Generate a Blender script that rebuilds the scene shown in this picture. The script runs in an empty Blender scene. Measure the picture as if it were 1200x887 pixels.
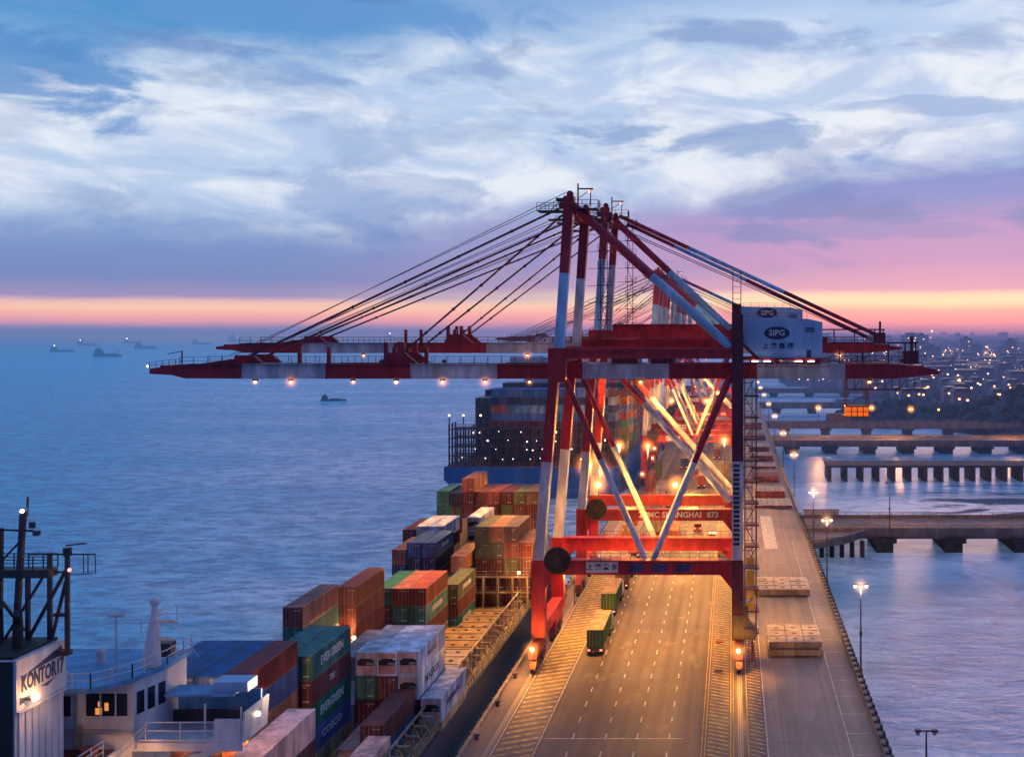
import bpy, math, random
from mathutils import Vector
R = math.radians
random.seed(7)
SC = bpy.context.scene
COL = SC.collection
for vt in ('Standard',):
    SC.view_settings.view_transform = vt
SC.view_settings.look = 'None'; SC.view_settings.exposure = 0; SC.view_settings.gamma = 1
SC.render.engine = 'CYCLES'
SC.cycles.use_denoising = True
SC.cycles.max_bounces = 6
SC.cycles.sample_clamp_indirect = 4
SC.cycles.use_light_tree = True

# ---------------------------------------------------------------- node helpers
def N(nt, typ, **kw):
    n = nt.nodes.new(typ)
    for k, v in kw.items(): setattr(n, k, v)
    return n
def M_(nt, op, a, b=None, c=None, clamp=False):
    n = nt.nodes.new('ShaderNodeMath'); n.operation = op; n.use_clamp = clamp
    for i, v in enumerate((a, b, c)):
        if v is None: continue
        if isinstance(v, (int, float)): n.inputs[i].default_value = v
        else: nt.links.new(v, n.inputs[i])
    return n.outputs[0]
def mixc(nt, fac, a, b, typ='MIX'):
    n = nt.nodes.new('ShaderNodeMix'); n.data_type = 'RGBA'; n.blend_type = typ; n.clamp_factor = True
    for s, v in ((n.inputs[0], fac), (n.inputs[6], a), (n.inputs[7], b)):
        if isinstance(v, (int, float)): s.default_value = v
        elif isinstance(v, tuple): s.default_value = (*v, 1) if len(v) == 3 else v
        else: nt.links.new(v, s)
    return n.outputs[2]
def ramp(nt, fac, stops, interp='LINEAR'):
    n = nt.nodes.new('ShaderNodeValToRGB'); n.color_ramp.interpolation = interp
    cr = n.color_ramp
    while len(cr.elements) < len(stops): cr.elements.new(0.5)
    for e, (p, c) in zip(cr.elements, stops):
        e.position = p; e.color = (*c, 1) if isinstance(c, tuple) else (c, c, c, 1)
    nt.links.new(fac, n.inputs[0]); return n.outputs[0]
def smooth(nt, v, a, b):
    n = nt.nodes.new('ShaderNodeMapRange'); n.interpolation_type = 'SMOOTHSTEP'
    nt.links.new(v, n.inputs[0]); n.inputs[1].default_value = a; n.inputs[2].default_value = b
    return n.outputs[0]

# ---- haze painted as emission into every surface, growing with distance along the quay (depends on the place, not on the viewer)
HAZE = bpy.data.node_groups.new('painted_dusk_haze', 'ShaderNodeTree')
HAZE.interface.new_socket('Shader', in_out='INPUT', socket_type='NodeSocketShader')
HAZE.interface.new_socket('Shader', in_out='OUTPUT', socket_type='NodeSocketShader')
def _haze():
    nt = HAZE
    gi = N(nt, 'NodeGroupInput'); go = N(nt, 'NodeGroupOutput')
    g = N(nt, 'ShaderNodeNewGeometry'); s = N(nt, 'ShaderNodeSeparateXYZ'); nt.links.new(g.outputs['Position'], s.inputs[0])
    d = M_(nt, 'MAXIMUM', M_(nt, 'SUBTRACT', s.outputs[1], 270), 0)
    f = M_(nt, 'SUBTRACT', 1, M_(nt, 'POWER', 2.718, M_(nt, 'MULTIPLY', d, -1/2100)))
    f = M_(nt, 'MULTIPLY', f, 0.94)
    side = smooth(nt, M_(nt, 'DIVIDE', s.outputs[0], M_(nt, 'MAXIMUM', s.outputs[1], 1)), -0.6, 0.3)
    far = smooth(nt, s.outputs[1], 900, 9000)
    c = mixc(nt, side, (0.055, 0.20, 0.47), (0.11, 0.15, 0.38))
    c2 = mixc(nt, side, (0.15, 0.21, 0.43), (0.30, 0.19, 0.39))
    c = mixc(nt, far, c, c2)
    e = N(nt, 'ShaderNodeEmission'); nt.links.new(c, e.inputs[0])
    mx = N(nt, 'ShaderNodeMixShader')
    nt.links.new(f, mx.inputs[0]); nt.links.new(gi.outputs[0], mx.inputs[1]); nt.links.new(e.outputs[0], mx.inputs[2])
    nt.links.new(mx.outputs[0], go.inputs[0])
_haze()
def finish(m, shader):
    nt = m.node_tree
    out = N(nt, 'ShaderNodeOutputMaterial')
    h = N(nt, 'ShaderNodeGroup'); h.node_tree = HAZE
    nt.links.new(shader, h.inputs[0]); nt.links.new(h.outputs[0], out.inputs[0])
def newmat(name):
    m = bpy.data.materials.new(name); m.use_nodes = True; m.node_tree.nodes.clear(); return m
def paint(name, col, rough=0.5, metal=0.0, grime=0.35, gs=0.6, bump=0.0, streak=True, rust=0.0, emit=None, es=0.0, vary=0.0):
    """weathered paint: dirt clouds, vertical streaks and a little rust"""
    m = newmat(name); nt = m.node_tree
    b = N(nt, 'ShaderNodeBsdfPrincipled')
    g = N(nt, 'ShaderNodeNewGeometry')
    mp = N(nt, 'ShaderNodeMapping'); nt.links.new(g.outputs['Position'], mp.inputs[0])
    mp.inputs['Scale'].default_value = (1, 1, 0.25) if streak else (1, 1, 1)
    n1 = N(nt, 'ShaderNodeTexNoise'); n1.inputs['Scale'].default_value = gs; n1.inputs['Detail'].default_value = 5; n1.inputs['Roughness'].default_value = 0.62
    nt.links.new(mp.outputs[0], n1.inputs[0])
    f = smooth(nt, n1.outputs[0], 0.38, 0.68)
    dark = tuple(c*(1-grime) for c in col)
    lite = tuple(min(1, c*(1+grime*0.35)+0.008) for c in col)
    c = mixc(nt, f, dark, lite)
    if rust > 0:
        n2 = N(nt, 'ShaderNodeTexNoise'); n2.inputs['Scale'].default_value = gs*2.3; n2.inputs['Detail'].default_value = 6; n2.inputs['Roughness'].default_value = 0.7
        nt.links.new(mp.outputs[0], n2.inputs[0])
        c = mixc(nt, M_(nt, 'MULTIPLY', smooth(nt, n2.outputs[0], 0.56, 0.7), rust), c, (0.13, 0.045, 0.02))
    if vary:
        oi = N(nt, 'ShaderNodeObjectInfo'); hs = N(nt, 'ShaderNodeHueSaturation'); nt.links.new(c, hs.inputs['Color'])
        nt.links.new(M_(nt, 'ADD', 1-vary, M_(nt, 'MULTIPLY', oi.outputs['Random'], 2*vary)), hs.inputs['Value']); nt.links.new(M_(nt, 'ADD', 0.485, M_(nt, 'MULTIPLY', oi.outputs['Random'], 0.03)), hs.inputs['Hue']); nt.links.new(M_(nt, 'SUBTRACT', 1.08, M_(nt, 'MULTIPLY', oi.outputs['Random'], 0.3)), hs.inputs['Saturation']); c = hs.outputs[0]
    nt.links.new(c, b.inputs['Base Color'])
    nt.links.new(M_(nt, 'ADD', rough-0.1, M_(nt, 'MULTIPLY', n1.outputs[0], 0.25)), b.inputs['Roughness'])
    b.inputs['Metallic'].default_value = metal
    if bump:
        bp = N(nt, 'ShaderNodeBump'); bp.inputs['Strength'].default_value = bump; bp.inputs['Distance'].default_value = 0.05
        nt.links.new(n1.outputs[0], bp.inputs['Height']); nt.links.new(bp.outputs[0], b.inputs['Normal'])
    if emit:
        b.inputs['Emission Color'].default_value = (*emit, 1); b.inputs['Emission Strength'].default_value = es
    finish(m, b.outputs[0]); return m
def glow(name, col, s):
    m = newmat(name); nt = m.node_tree
    e = N(nt, 'ShaderNodeEmission'); e.inputs[0].default_value = (*col, 1); e.inputs[1].default_value = s
    out = N(nt, 'ShaderNodeOutputMaterial'); nt.links.new(e.outputs[0], out.inputs[0]); return m

MT = {
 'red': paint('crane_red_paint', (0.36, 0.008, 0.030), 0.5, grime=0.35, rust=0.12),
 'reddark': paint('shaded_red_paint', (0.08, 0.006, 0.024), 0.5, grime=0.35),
 'skywhite': paint('sky_tinted_white_paint', (0.24, 0.50, 0.72), 0.5, grime=0.32, gs=0.5, rust=0.12),  # white paint with blue skylight tinted into its colour
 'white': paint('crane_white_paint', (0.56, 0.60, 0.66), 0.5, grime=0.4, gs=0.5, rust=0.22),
 'dark': paint('dark_steel', (0.035, 0.028, 0.04), 0.5),
 'rail': paint('rail_steel', (0.10, 0.085, 0.09), 0.45),
 'cable': paint('stay_steel', (0.12, 0.012, 0.03), 0.5),
 'house': paint('house_white', (0.26, 0.46, 0.68), 0.5, grime=0.16, gs=0.3),
 'logo': paint('logo_navy', (0.006, 0.03, 0.10), 0.5, grime=0.1),
 'letter': paint('letter_white', (0.62, 0.64, 0.66), 0.5, grime=0.15),
 'yellow': paint('safety_yellow', (0.55, 0.32, 0.04), 0.5),
 'sign_blue': paint('sign_blue', (0.02, 0.04, 0.16), 0.5),
 'orange': paint('orange_paint', (0.55, 0.11, 0.015), 0.5),
 'rubber': paint('tyre_rubber', (0.018, 0.018, 0.02), 0.8),
 'navy': paint('hull_navy', (0.008, 0.026, 0.09), 0.45, gs=0.2, rust=0.08),
 'hullblue': paint('hull_blue', (0.003, 0.085, 0.36), 0.42, gs=0.12, rust=0.2),
 'shipwhite': paint('ship_white', (0.55, 0.60, 0.66), 0.45, grime=0.25, rust=0.15, gs=0.5),
 'shipblue': paint('canvas_blue', (0.10, 0.30, 0.52), 0.6),
 'deckred': paint('deck_red', (0.16, 0.028, 0.022), 0.6, gs=0.5),
 'decktan': paint('deck_tan', (0.30, 0.21, 0.12), 0.65, grime=0.45, gs=0.5, rust=0.5),
 'coaming': paint('coaming_tan', (0.40, 0.31, 0.20), 0.6, grime=0.45, gs=0.5, rust=0.6),
 'hatch': paint('hatch_grey', (0.42, 0.36, 0.30), 0.6, grime=0.35, gs=0.6, rust=0.35),
 'hatchred': paint('hatch_red', (0.24, 0.045, 0.03), 0.6, grime=0.4, gs=0.6),
 'glass': paint('dark_glass', (0.012, 0.016, 0.03), 0.15, grime=0.1),
 'concrete': paint('pier_concrete', (0.17, 0.15, 0.15), 0.8, grime=0.35, gs=0.3),
 'piledark': paint('pile_dark', (0.045, 0.045, 0.055), 0.8),
 'black': paint('soot_black', (0.010, 0.010, 0.013), 0.6),
}
CC = {
 'red': (0.30, 0.045, 0.03), 'maroon': (0.13, 0.014, 0.024), 'orange': (0.42, 0.10, 0.03), 'blue': (0.004, 0.095, 0.36),
 'navy': (0.01, 0.025, 0.09), 'green': (0.005, 0.19, 0.145), 'olive': (0.10, 0.14, 0.055), 'white': (0.58, 0.68, 0.80), 'grey': (0.25, 0.28, 0.33),
 'pink': (0.74, 0.42, 0.38), 'brown': (0.14, 0.06, 0.035), 'purple': (0.12, 0.05, 0.08), 'tan': (0.34, 0.25, 0.15), 'lightblue': (0.10, 0.24, 0.42), 'bottle': (0.008, 0.085, 0.04)}
CM = {k: paint('container_' + k, v, 0.5, grime=0.48, gs=0.6, rust=0.2 if k in ('white', 'pink') else 0.6, vary=0.24) for k, v in CC.items()}
CM['bar'] = paint('door_bar', (0.22, 0.20, 0.21), 0.5)
GLOW = {
 'sodium': glow('sodium_lamp', (1.0, 0.56, 0.22), 14), 'white': glow('white_lamp', (1.0, 0.86, 0.72), 9),
 'warm': glow('warm_lamp', (1.0, 0.74, 0.46), 8), 'red': glow('red_lamp', (1.0, 0.18, 0.16), 5),
 'window': glow('lit_window', (1.0, 0.36, 0.08), 0.8), 'cab': glow('lit_cab', (1.0, 0.16, 0.02), 0.9),
 'unlit': paint('unlit_globe', (0.5, 0.45, 0.5), 0.4)}
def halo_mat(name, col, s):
    """glowing ball added round a lamp to imitate its halo of light"""
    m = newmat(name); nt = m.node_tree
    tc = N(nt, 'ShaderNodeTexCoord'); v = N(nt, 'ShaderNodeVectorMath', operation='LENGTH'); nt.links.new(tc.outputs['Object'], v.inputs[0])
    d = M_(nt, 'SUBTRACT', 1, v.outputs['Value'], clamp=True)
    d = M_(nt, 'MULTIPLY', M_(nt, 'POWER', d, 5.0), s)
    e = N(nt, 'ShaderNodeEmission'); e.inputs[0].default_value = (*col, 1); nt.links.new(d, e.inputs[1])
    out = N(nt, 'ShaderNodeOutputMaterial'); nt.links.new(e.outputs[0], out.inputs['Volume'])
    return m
HALO = {'sodium': halo_mat('sodium_halo', (1.0, 0.30, 0.05), 3.2), 'warm': halo_mat('warm_halo', (1.0, 0.50, 0.25), 2.2), 'white': halo_mat('white_halo', (1.0, 0.8, 0.7), 2.0)}

# ---------------------------------------------------------------- mesh helpers
class MB:
    def __init__(s): s.v = []; s.f = []
    def add(s, vs, fs):
        o = len(s.v); s.v += [tuple(p) for p in vs]; s.f += [tuple(i+o for i in f) for f in fs]; return s
    def box(s, x0, y0, z0, x1, y1, z1):
        return s.add([(x0,y0,z0),(x1,y0,z0),(x1,y1,z0),(x0,y1,z0),(x0,y0,z1),(x1,y0,z1),(x1,y1,z1),(x0,y1,z1)],
            [(0,3,2,1),(4,5,6,7),(0,1,5,4),(1,2,6,5),(2,3,7,6),(3,0,4,7)])
    def beam(s, p, q, w, h=None, w2=None):
        """rectangular member from p to q (w across, h the other way); w2 tapers the far end"""
        h = h or w; w2 = w2 or w; p = Vector(p); q = Vector(q); d = (q-p).normalized()
        a = Vector((0,1,0)) if abs(d.y) < 0.9 else Vector((0,0,1))
        u = d.cross(a).normalized(); v = a if abs(d.dot(a)) < 1e-4 else u.cross(d).normalized()
        vs = []
        for c, k in ((p, w), (q, w2)):
            for i, j in ((-1,-1),(1,-1),(1,1),(-1,1)): vs.append(c + u*k/2*i + v*h*(k/w)/2*j)
        return s.add(vs, [(0,3,2,1),(4,5,6,7),(0,1,5,4),(1,2,6,5),(2,3,7,6),(3,0,4,7)])
    def tube(s, p, q, r, n=8, r2=None):
        r2 = r if r2 is None else r2; p = Vector(p); q = Vector(q); d = (q-p).normalized()
        a = Vector((0,0,1)) if abs(d.z) < 0.9 else Vector((1,0,0))
        u = d.cross(a).normalized(); v = u.cross(d)
        vs = [p + (u*math.cos(t)+v*math.sin(t))*r for t in [2*math.pi*i/n for i in range(n)]]
        vs += [q + (u*math.cos(t)+v*math.sin(t))*r2 for t in [2*math.pi*i/n for i in range(n)]]
        return s.add(vs, [(i, (i+1)%n, n+(i+1)%n, n+i) for i in range(n)] + [tuple(range(n-1,-1,-1)), tuple(range(n,2*n))])
    def ball(s, c, r, n=8, m=5):
        vs = [(c[0], c[1], c[2]+r)]
        for j in range(1, m):
            t = math.pi*j/m
            for i in range(n): vs.append((c[0]+r*math.sin(t)*math.cos(2*math.pi*i/n), c[1]+r*math.sin(t)*math.sin(2*math.pi*i/n), c[2]+r*math.cos(t)))
        vs.append((c[0], c[1], c[2]-r)); L = len(vs)-1
        fs = [(0, 1+i, 1+(i+1)%n) for i in range(n)]
        for j in range(m-2):
            for i in range(n): fs.append((1+j*n+i, 1+(j+1)*n+i, 1+(j+1)*n+(i+1)%n, 1+j*n+(i+1)%n))
        fs += [(L, 1+(m-2)*n+(i+1)%n, 1+(m-2)*n+i) for i in range(n)]
        return s.add(vs, fs)
    def prism(s, pts, axis, a, b):
        """polygon pts (two coordinates) extruded along axis from a to b"""
        n = len(pts)
        def P(p, t): return {'x': (t, p[0], p[1]), 'y': (p[0], t, p[1]), 'z': (p[0], p[1], t)}[axis]
        return s.add([P(p, a) for p in pts]+[P(p, b) for p in pts],
            [tuple(range(n-1,-1,-1)), tuple(range(n, 2*n))]+[(i, (i+1)%n, n+(i+1)%n, n+i) for i in range(n)])
    def railing(s, p, q, h=1.1, step=2.0, r=0.05, n=2):
        p = Vector(p); q = Vector(q); L = (q-p).length; k = max(1, int(L/step))
        for i in range(k+1):
            c = p.lerp(q, i/k); s.beam(c, c+Vector((0,0,h)), r*2)
        for j in range(1, n+1): s.beam(p+Vector((0,0,h*j/n)), q+Vector((0,0,h*j/n)), r*1.6)
        return s
    def build(s, name, mat, parent=None, smooth=False, off=None):
        me = bpy.data.meshes.new(name)
        o = base(parent) if off is None else Vector(off)
        me.from_pydata([(v[0]-o.x, v[1]-o.y, v[2]-o.z) for v in s.v], [], s.f); me.update()
        if smooth:
            for p in me.polygons: p.use_smooth = True
        me.materials.append(mat)
        ob = bpy.data.objects.new(name, me); COL.objects.link(ob)
        if parent: ob.parent = parent
        return ob
def fixn(ob):
    import bmesh
    bm = bmesh.new(); bm.from_mesh(ob.data); bmesh.ops.recalc_face_normals(bm, faces=bm.faces); bm.to_mesh(ob.data); bm.free(); return ob
def base(p):
    v = Vector((0,0,0))
    while p: v += p.location; p = p.parent
    return v
def tag(o, label=None, cat=None, group=None, kind=None):
    if label: o['label'] = label
    if cat: o['category'] = cat
    if group: o['group'] = group
    if kind: o['kind'] = kind
    return o
def root(name, loc, label, cat, group=None):
    o = bpy.data.objects.new(name, None); COL.objects.link(o); o.location = loc; o.empty_display_size = 0.5
    return tag(o, label, cat, group)
KIDS = {}
def copy_tree(o, parent=None, off=None):
    c = o.copy(); COL.objects.link(c); c.parent = parent
    if off is not None: c.location = Vector(o.location) + Vector(off)
    for ch in [k for k in list(bpy.data.objects) if k.parent == o]: copy_tree(ch, c)
    return c
TC = {}
def text(s, size, loc, face, mat, parent, name='lettering', align='CENTER', ext=0.012, sx=1.0, bold=0.0, shear=0):
    """raised letters; face '-y' is read from the camera side, '+x' from the right"""
    key = (s, round(size, 3), align, ext, bold, shear)
    if key not in TC:
        cu = bpy.data.curves.new('txt', 'FONT'); cu.body = s; cu.size = size; cu.align_x = align; cu.align_y = 'CENTER'; cu.extrude = ext
        cu.offset = bold; cu.shear = shear; cu.resolution_u = 2
        to = bpy.data.objects.new('txt', cu); COL.objects.link(to)
        bpy.context.view_layer.update()
        dg = bpy.context.evaluated_depsgraph_get()
        me = bpy.data.meshes.new_from_object(to.evaluated_get(dg)); me.name = 'lettering'
        bpy.data.objects.remove(to); me.materials.clear(); TC[key] = me
    me = TC[key]
    if len(me.materials) == 0: me.materials.append(mat)
    elif me.materials[0] != mat:
        me = me.copy(); me.materials.clear(); me.materials.append(mat)
    o = bpy.data.objects.new(name, me); COL.objects.link(o); o.parent = parent
    o.location = Vector(loc) - base(parent); o.scale = (sx, 1, 1)
    o.rotation_euler = {'-y': (R(90), 0, 0), '+x': (R(90), 0, R(90)), 'up': (0, 0, 0)}[face]
    return o
def light(name, loc, e, col=(1, 0.40, 0.11), r=0.4, spot=None, aim=None, blend=0.6):
    d = bpy.data.lights.new(name, 'SPOT' if spot else 'POINT'); d.energy = e; d.color = col; d.shadow_soft_size = r
    if spot: d.spot_size = R(spot); d.spot_blend = blend
    o = bpy.data.objects.new(name, d); COL.objects.link(o); o.location = loc
    if aim: o.rotation_euler = (Vector(aim)-Vector(loc)).to_track_quat('-Z', 'Y').to_euler()
    return o
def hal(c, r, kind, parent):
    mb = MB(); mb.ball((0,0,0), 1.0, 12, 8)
    o = mb.build('added_light_halo', HALO[kind], parent, off=(0,0,0)); o.location = Vector(c)-base(parent); o.scale = (r*1.5, r*1.5, r*1.5); return o  # emissive ball added around the lamp, imitating its glare
WORDS = ['first', 'second', 'third', 'fourth', 'fifth', 'sixth', 'seventh', 'eighth', 'ninth', 'tenth', 'eleventh', 'twelfth', 'thirteenth', 'fourteenth', 'fifteenth', 'sixteenth', 'seventeenth', 'eighteenth']

# ---------------------------------------------------------------- camera
cam = bpy.data.cameras.new('camera'); co = bpy.data.objects.new('camera', cam); COL.objects.link(co); SC.camera = co
co.location = (0, 0, 50); co.rotation_euler = (R(90), 0, 0)
cam.sensor_width = 36; cam.lens = 39.0; cam.shift_x = -0.215; cam.shift_y = -0.04625; cam.clip_start = 1; cam.clip_end = 80000

# ---------------------------------------------------------------- sky
def world():
    w = bpy.data.worlds.new('World'); SC.world = w; w.use_nodes = True; nt = w.node_tree; nt.nodes.clear()
    tc = N(nt, 'ShaderNodeTexCoord'); s = N(nt, 'ShaderNodeSeparateXYZ')
    nrm = N(nt, 'ShaderNodeVectorMath', operation='NORMALIZE'); nt.links.new(tc.outputs['Generated'], nrm.inputs[0]); nt.links.new(nrm.outputs[0], s.inputs[0])
    x, y, z = s.outputs
    az = M_(nt, 'ARCTAN2', x, y)                     # 0 along the quay, negative over the sea
    el = M_(nt, 'ARCSINE', z)
    def noise(sa, se, sc, det, rough, off=0.0, warp=0.0):
        cb = N(nt, 'ShaderNodeCombineXYZ')
        nt.links.new(M_(nt, 'MULTIPLY', az, sa), cb.inputs[0]); nt.links.new(M_(nt, 'MULTIPLY', el, se), cb.inputs[1]); cb.inputs[2].default_value = off
        n = N(nt, 'ShaderNodeTexNoise'); n.inputs['Scale'].default_value = sc; n.inputs['Detail'].default_value = det; n.inputs['Roughness'].default_value = rough
        n.inputs['Distortion'].default_value = warp
        nt.links.new(cb.outputs[0], n.inputs[0]); return n.outputs[0]
    nb = noise(1.0, 2.8, 3.6, 6, 0.50, 3.1, 0.35)     # broad cloud masses
    nf = noise(1.0, 2.6, 9.5, 8, 0.58, 8.7, 0.5)       # streaky detail
    nd = noise(1.0, 3.0, 7.0, 7, 0.55, 1.3, 0.3)
    # wobbling elevation so the bands are not ruled lines
    elw = M_(nt, 'ADD', el, M_(nt, 'MULTIPLY', M_(nt, 'SUBTRACT', noise(1.0, 5.0, 7, 6, 0.6, 5.5, 0.3), 0.5), M_(nt, 'ADD', 0.006, M_(nt, 'MULTIPLY', smooth(nt, el, 0.02, 0.12), 0.03))))
    t = M_(nt, 'MULTIPLY', elw, 3.2, clamp=True)      # picture top is about 0.92
    left = ramp(nt, t, [(0.0, (0.13,0.20,0.42)), (0.010, (0.22,0.22,0.44)), (0.026, (0.66,0.32,0.42)), (0.045, (0.84,0.42,0.40)), (0.060, (0.88,0.54,0.42)), (0.074, (0.78,0.48,0.46)),
        (0.090, (0.32,0.27,0.50)), (0.14, (0.17,0.24,0.50)), (0.22, (0.17,0.27,0.55)), (0.38, (0.22,0.36,0.64)), (0.60, (0.26,0.44,0.72)), (0.80, (0.07,0.27,0.58)), (1.0, (0.05,0.22,0.54))])
    right = ramp(nt, t, [(0.0, (0.20,0.16,0.38)), (0.010, (0.42,0.20,0.38)), (0.03, (0.78,0.29,0.38)), (0.055, (0.88,0.36,0.40)), (0.072, (0.93,0.55,0.42)), (0.085, (0.96,0.70,0.48)), (0.104, (0.92,0.64,0.50)), (0.122, (0.60,0.34,0.50)),
        (0.20, (0.47,0.28,0.54)), (0.30, (0.40,0.28,0.57)), (0.38, (0.21,0.27,0.60)), (0.50, (0.12,0.26,0.60)), (0.66, (0.28,0.44,0.74)), (0.88, (0.44,0.58,0.82)), (1.0, (0.26,0.42,0.72))])
    base_c = mixc(nt, smooth(nt, az, -0.42, 0.08), left, right)
    # bright diagonal cloud field
    u = M_(nt, 'ADD', az, 0.17)
    axis = M_(nt, 'ADD', 0.175, M_(nt, 'MULTIPLY', u, 0.10))
    dist = M_(nt, 'ABSOLUTE', M_(nt, 'SUBTRACT', el, axis))
    band = M_(nt, 'SUBTRACT', 1, M_(nt, 'DIVIDE', dist, 0.105), clamp=True)
    wm = M_(nt, 'ADD', M_(nt, 'MULTIPLY', band, 0.60), M_(nt, 'ADD', M_(nt, 'MULTIPLY', nb, 0.75), M_(nt, 'MULTIPLY', nf, 0.28)))
    white = M_(nt, 'MULTIPLY', smooth(nt, wm, 0.60, 0.92), smooth(nt, el, 0.05, 0.12))
    wc = mixc(nt, smooth(nt, nf, 0.4, 0.65), (0.46,0.58,0.80), (0.78,0.83,0.90))
    c = mixc(nt, M_(nt, 'MULTIPLY', white, 0.92), base_c, wc)
    # dark blue-grey cloud patches
    dk = M_(nt, 'MULTIPLY', smooth(nt, nd, 0.50, 0.62), smooth(nt, el, 0.035, 0.085))
    c = mixc(nt, M_(nt, 'MULTIPLY', M_(nt, 'MULTIPLY', dk, M_(nt, 'SUBTRACT', 1, M_(nt, 'MULTIPLY', band, 0.6))), 0.62), c, (0.10,0.21,0.50))
    # one flat dark bank on the right
    def bank(a0, e0, ra, re, strength, colr, c):
        d = M_(nt, 'ADD', M_(nt, 'POWER', M_(nt, 'DIVIDE', M_(nt, 'SUBTRACT', az, a0), ra), 2), M_(nt, 'POWER', M_(nt, 'DIVIDE', M_(nt, 'SUBTRACT', el, e0), re), 2))
        d = M_(nt, 'ADD', d, M_(nt, 'MULTIPLY', M_(nt, 'SUBTRACT', nf, 0.5), 6.5)); d = M_(nt, 'ADD', d, M_(nt, 'MULTIPLY', M_(nt, 'SUBTRACT', nd, 0.5), 4.0))
        return mixc(nt, M_(nt, 'MULTIPLY', M_(nt, 'SUBTRACT', 1, smooth(nt, d, 0.35, 1.3)), strength), c, colr)
    c = bank(0.02, 0.172, 0.13, 0.018, 0.6, (0.15,0.28,0.58), c)
    c = bank(0.19, 0.197, 0.10, 0.007, 0.35, (0.15,0.28,0.58), c)
    c = bank(0.10, 0.09, 0.13, 0.007, 0.55, (0.22,0.25,0.54), c)
    c = bank(-0.30, 0.118, 0.09, 0.02, 0.35, (0.17,0.26,0.56), c)
    c = bank(-0.58, 0.19, 0.12, 0.035, 0.75, (0.07,0.24,0.56), c)
    c = bank(-0.42, 0.275, 0.26, 0.028, 0.75, (0.12,0.29,0.62), c)
    # overhead and behind: even dusk blue
    up = smooth(nt, el, 0.30, 0.75)
    c = mixc(nt, up, c, (0.16,0.34,0.76))
    back = smooth(nt, M_(nt, 'MULTIPLY', y, -1), -0.2, 0.5)
    c = mixc(nt, back, c, (0.13,0.145,0.36))
    c = mixc(nt, smooth(nt, M_(nt, 'MULTIPLY', el, -1), 0.0, 0.05), c, (0.10,0.14,0.28))
    bg = N(nt, 'ShaderNodeBackground'); nt.links.new(c, bg.inputs[0]); bg.inputs[1].default_value = 1.05
    sky = N(nt, 'ShaderNodeTexSky'); sky.sky_type = 'NISHITA'; sky.sun_disc = False; sky.sun_elevation = R(1.5); sky.sun_rotation = R(12)
    b2 = N(nt, 'ShaderNodeBackground'); nt.links.new(sky.outputs[0], b2.inputs[0]); b2.inputs[1].default_value = 0.008
    ad = N(nt, 'ShaderNodeAddShader'); nt.links.new(bg.outputs[0], ad.inputs[0]); nt.links.new(b2.outputs[0], ad.inputs[1])
    out = N(nt, 'ShaderNodeOutputWorld'); nt.links.new(ad.outputs[0], out.inputs[0])
    w.cycles.sampling_method = 'MANUAL'; w.cycles.sample_map_resolution = 1024
world()
sd = bpy.data.lights.new('low_sun', 'SUN'); sd.energy = 0.25; sd.angle = R(12); sd.color = (1, 0.55, 0.45)
so = bpy.data.objects.new('low_sun', sd); COL.objects.link(so); so.location = (60, 300, 120)
so.rotation_euler = (Vector((0,0,0))-Vector((math.sin(R(12)), math.cos(R(12)), math.tan(R(7))))).to_track_quat('-Z', 'Y').to_euler()

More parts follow.
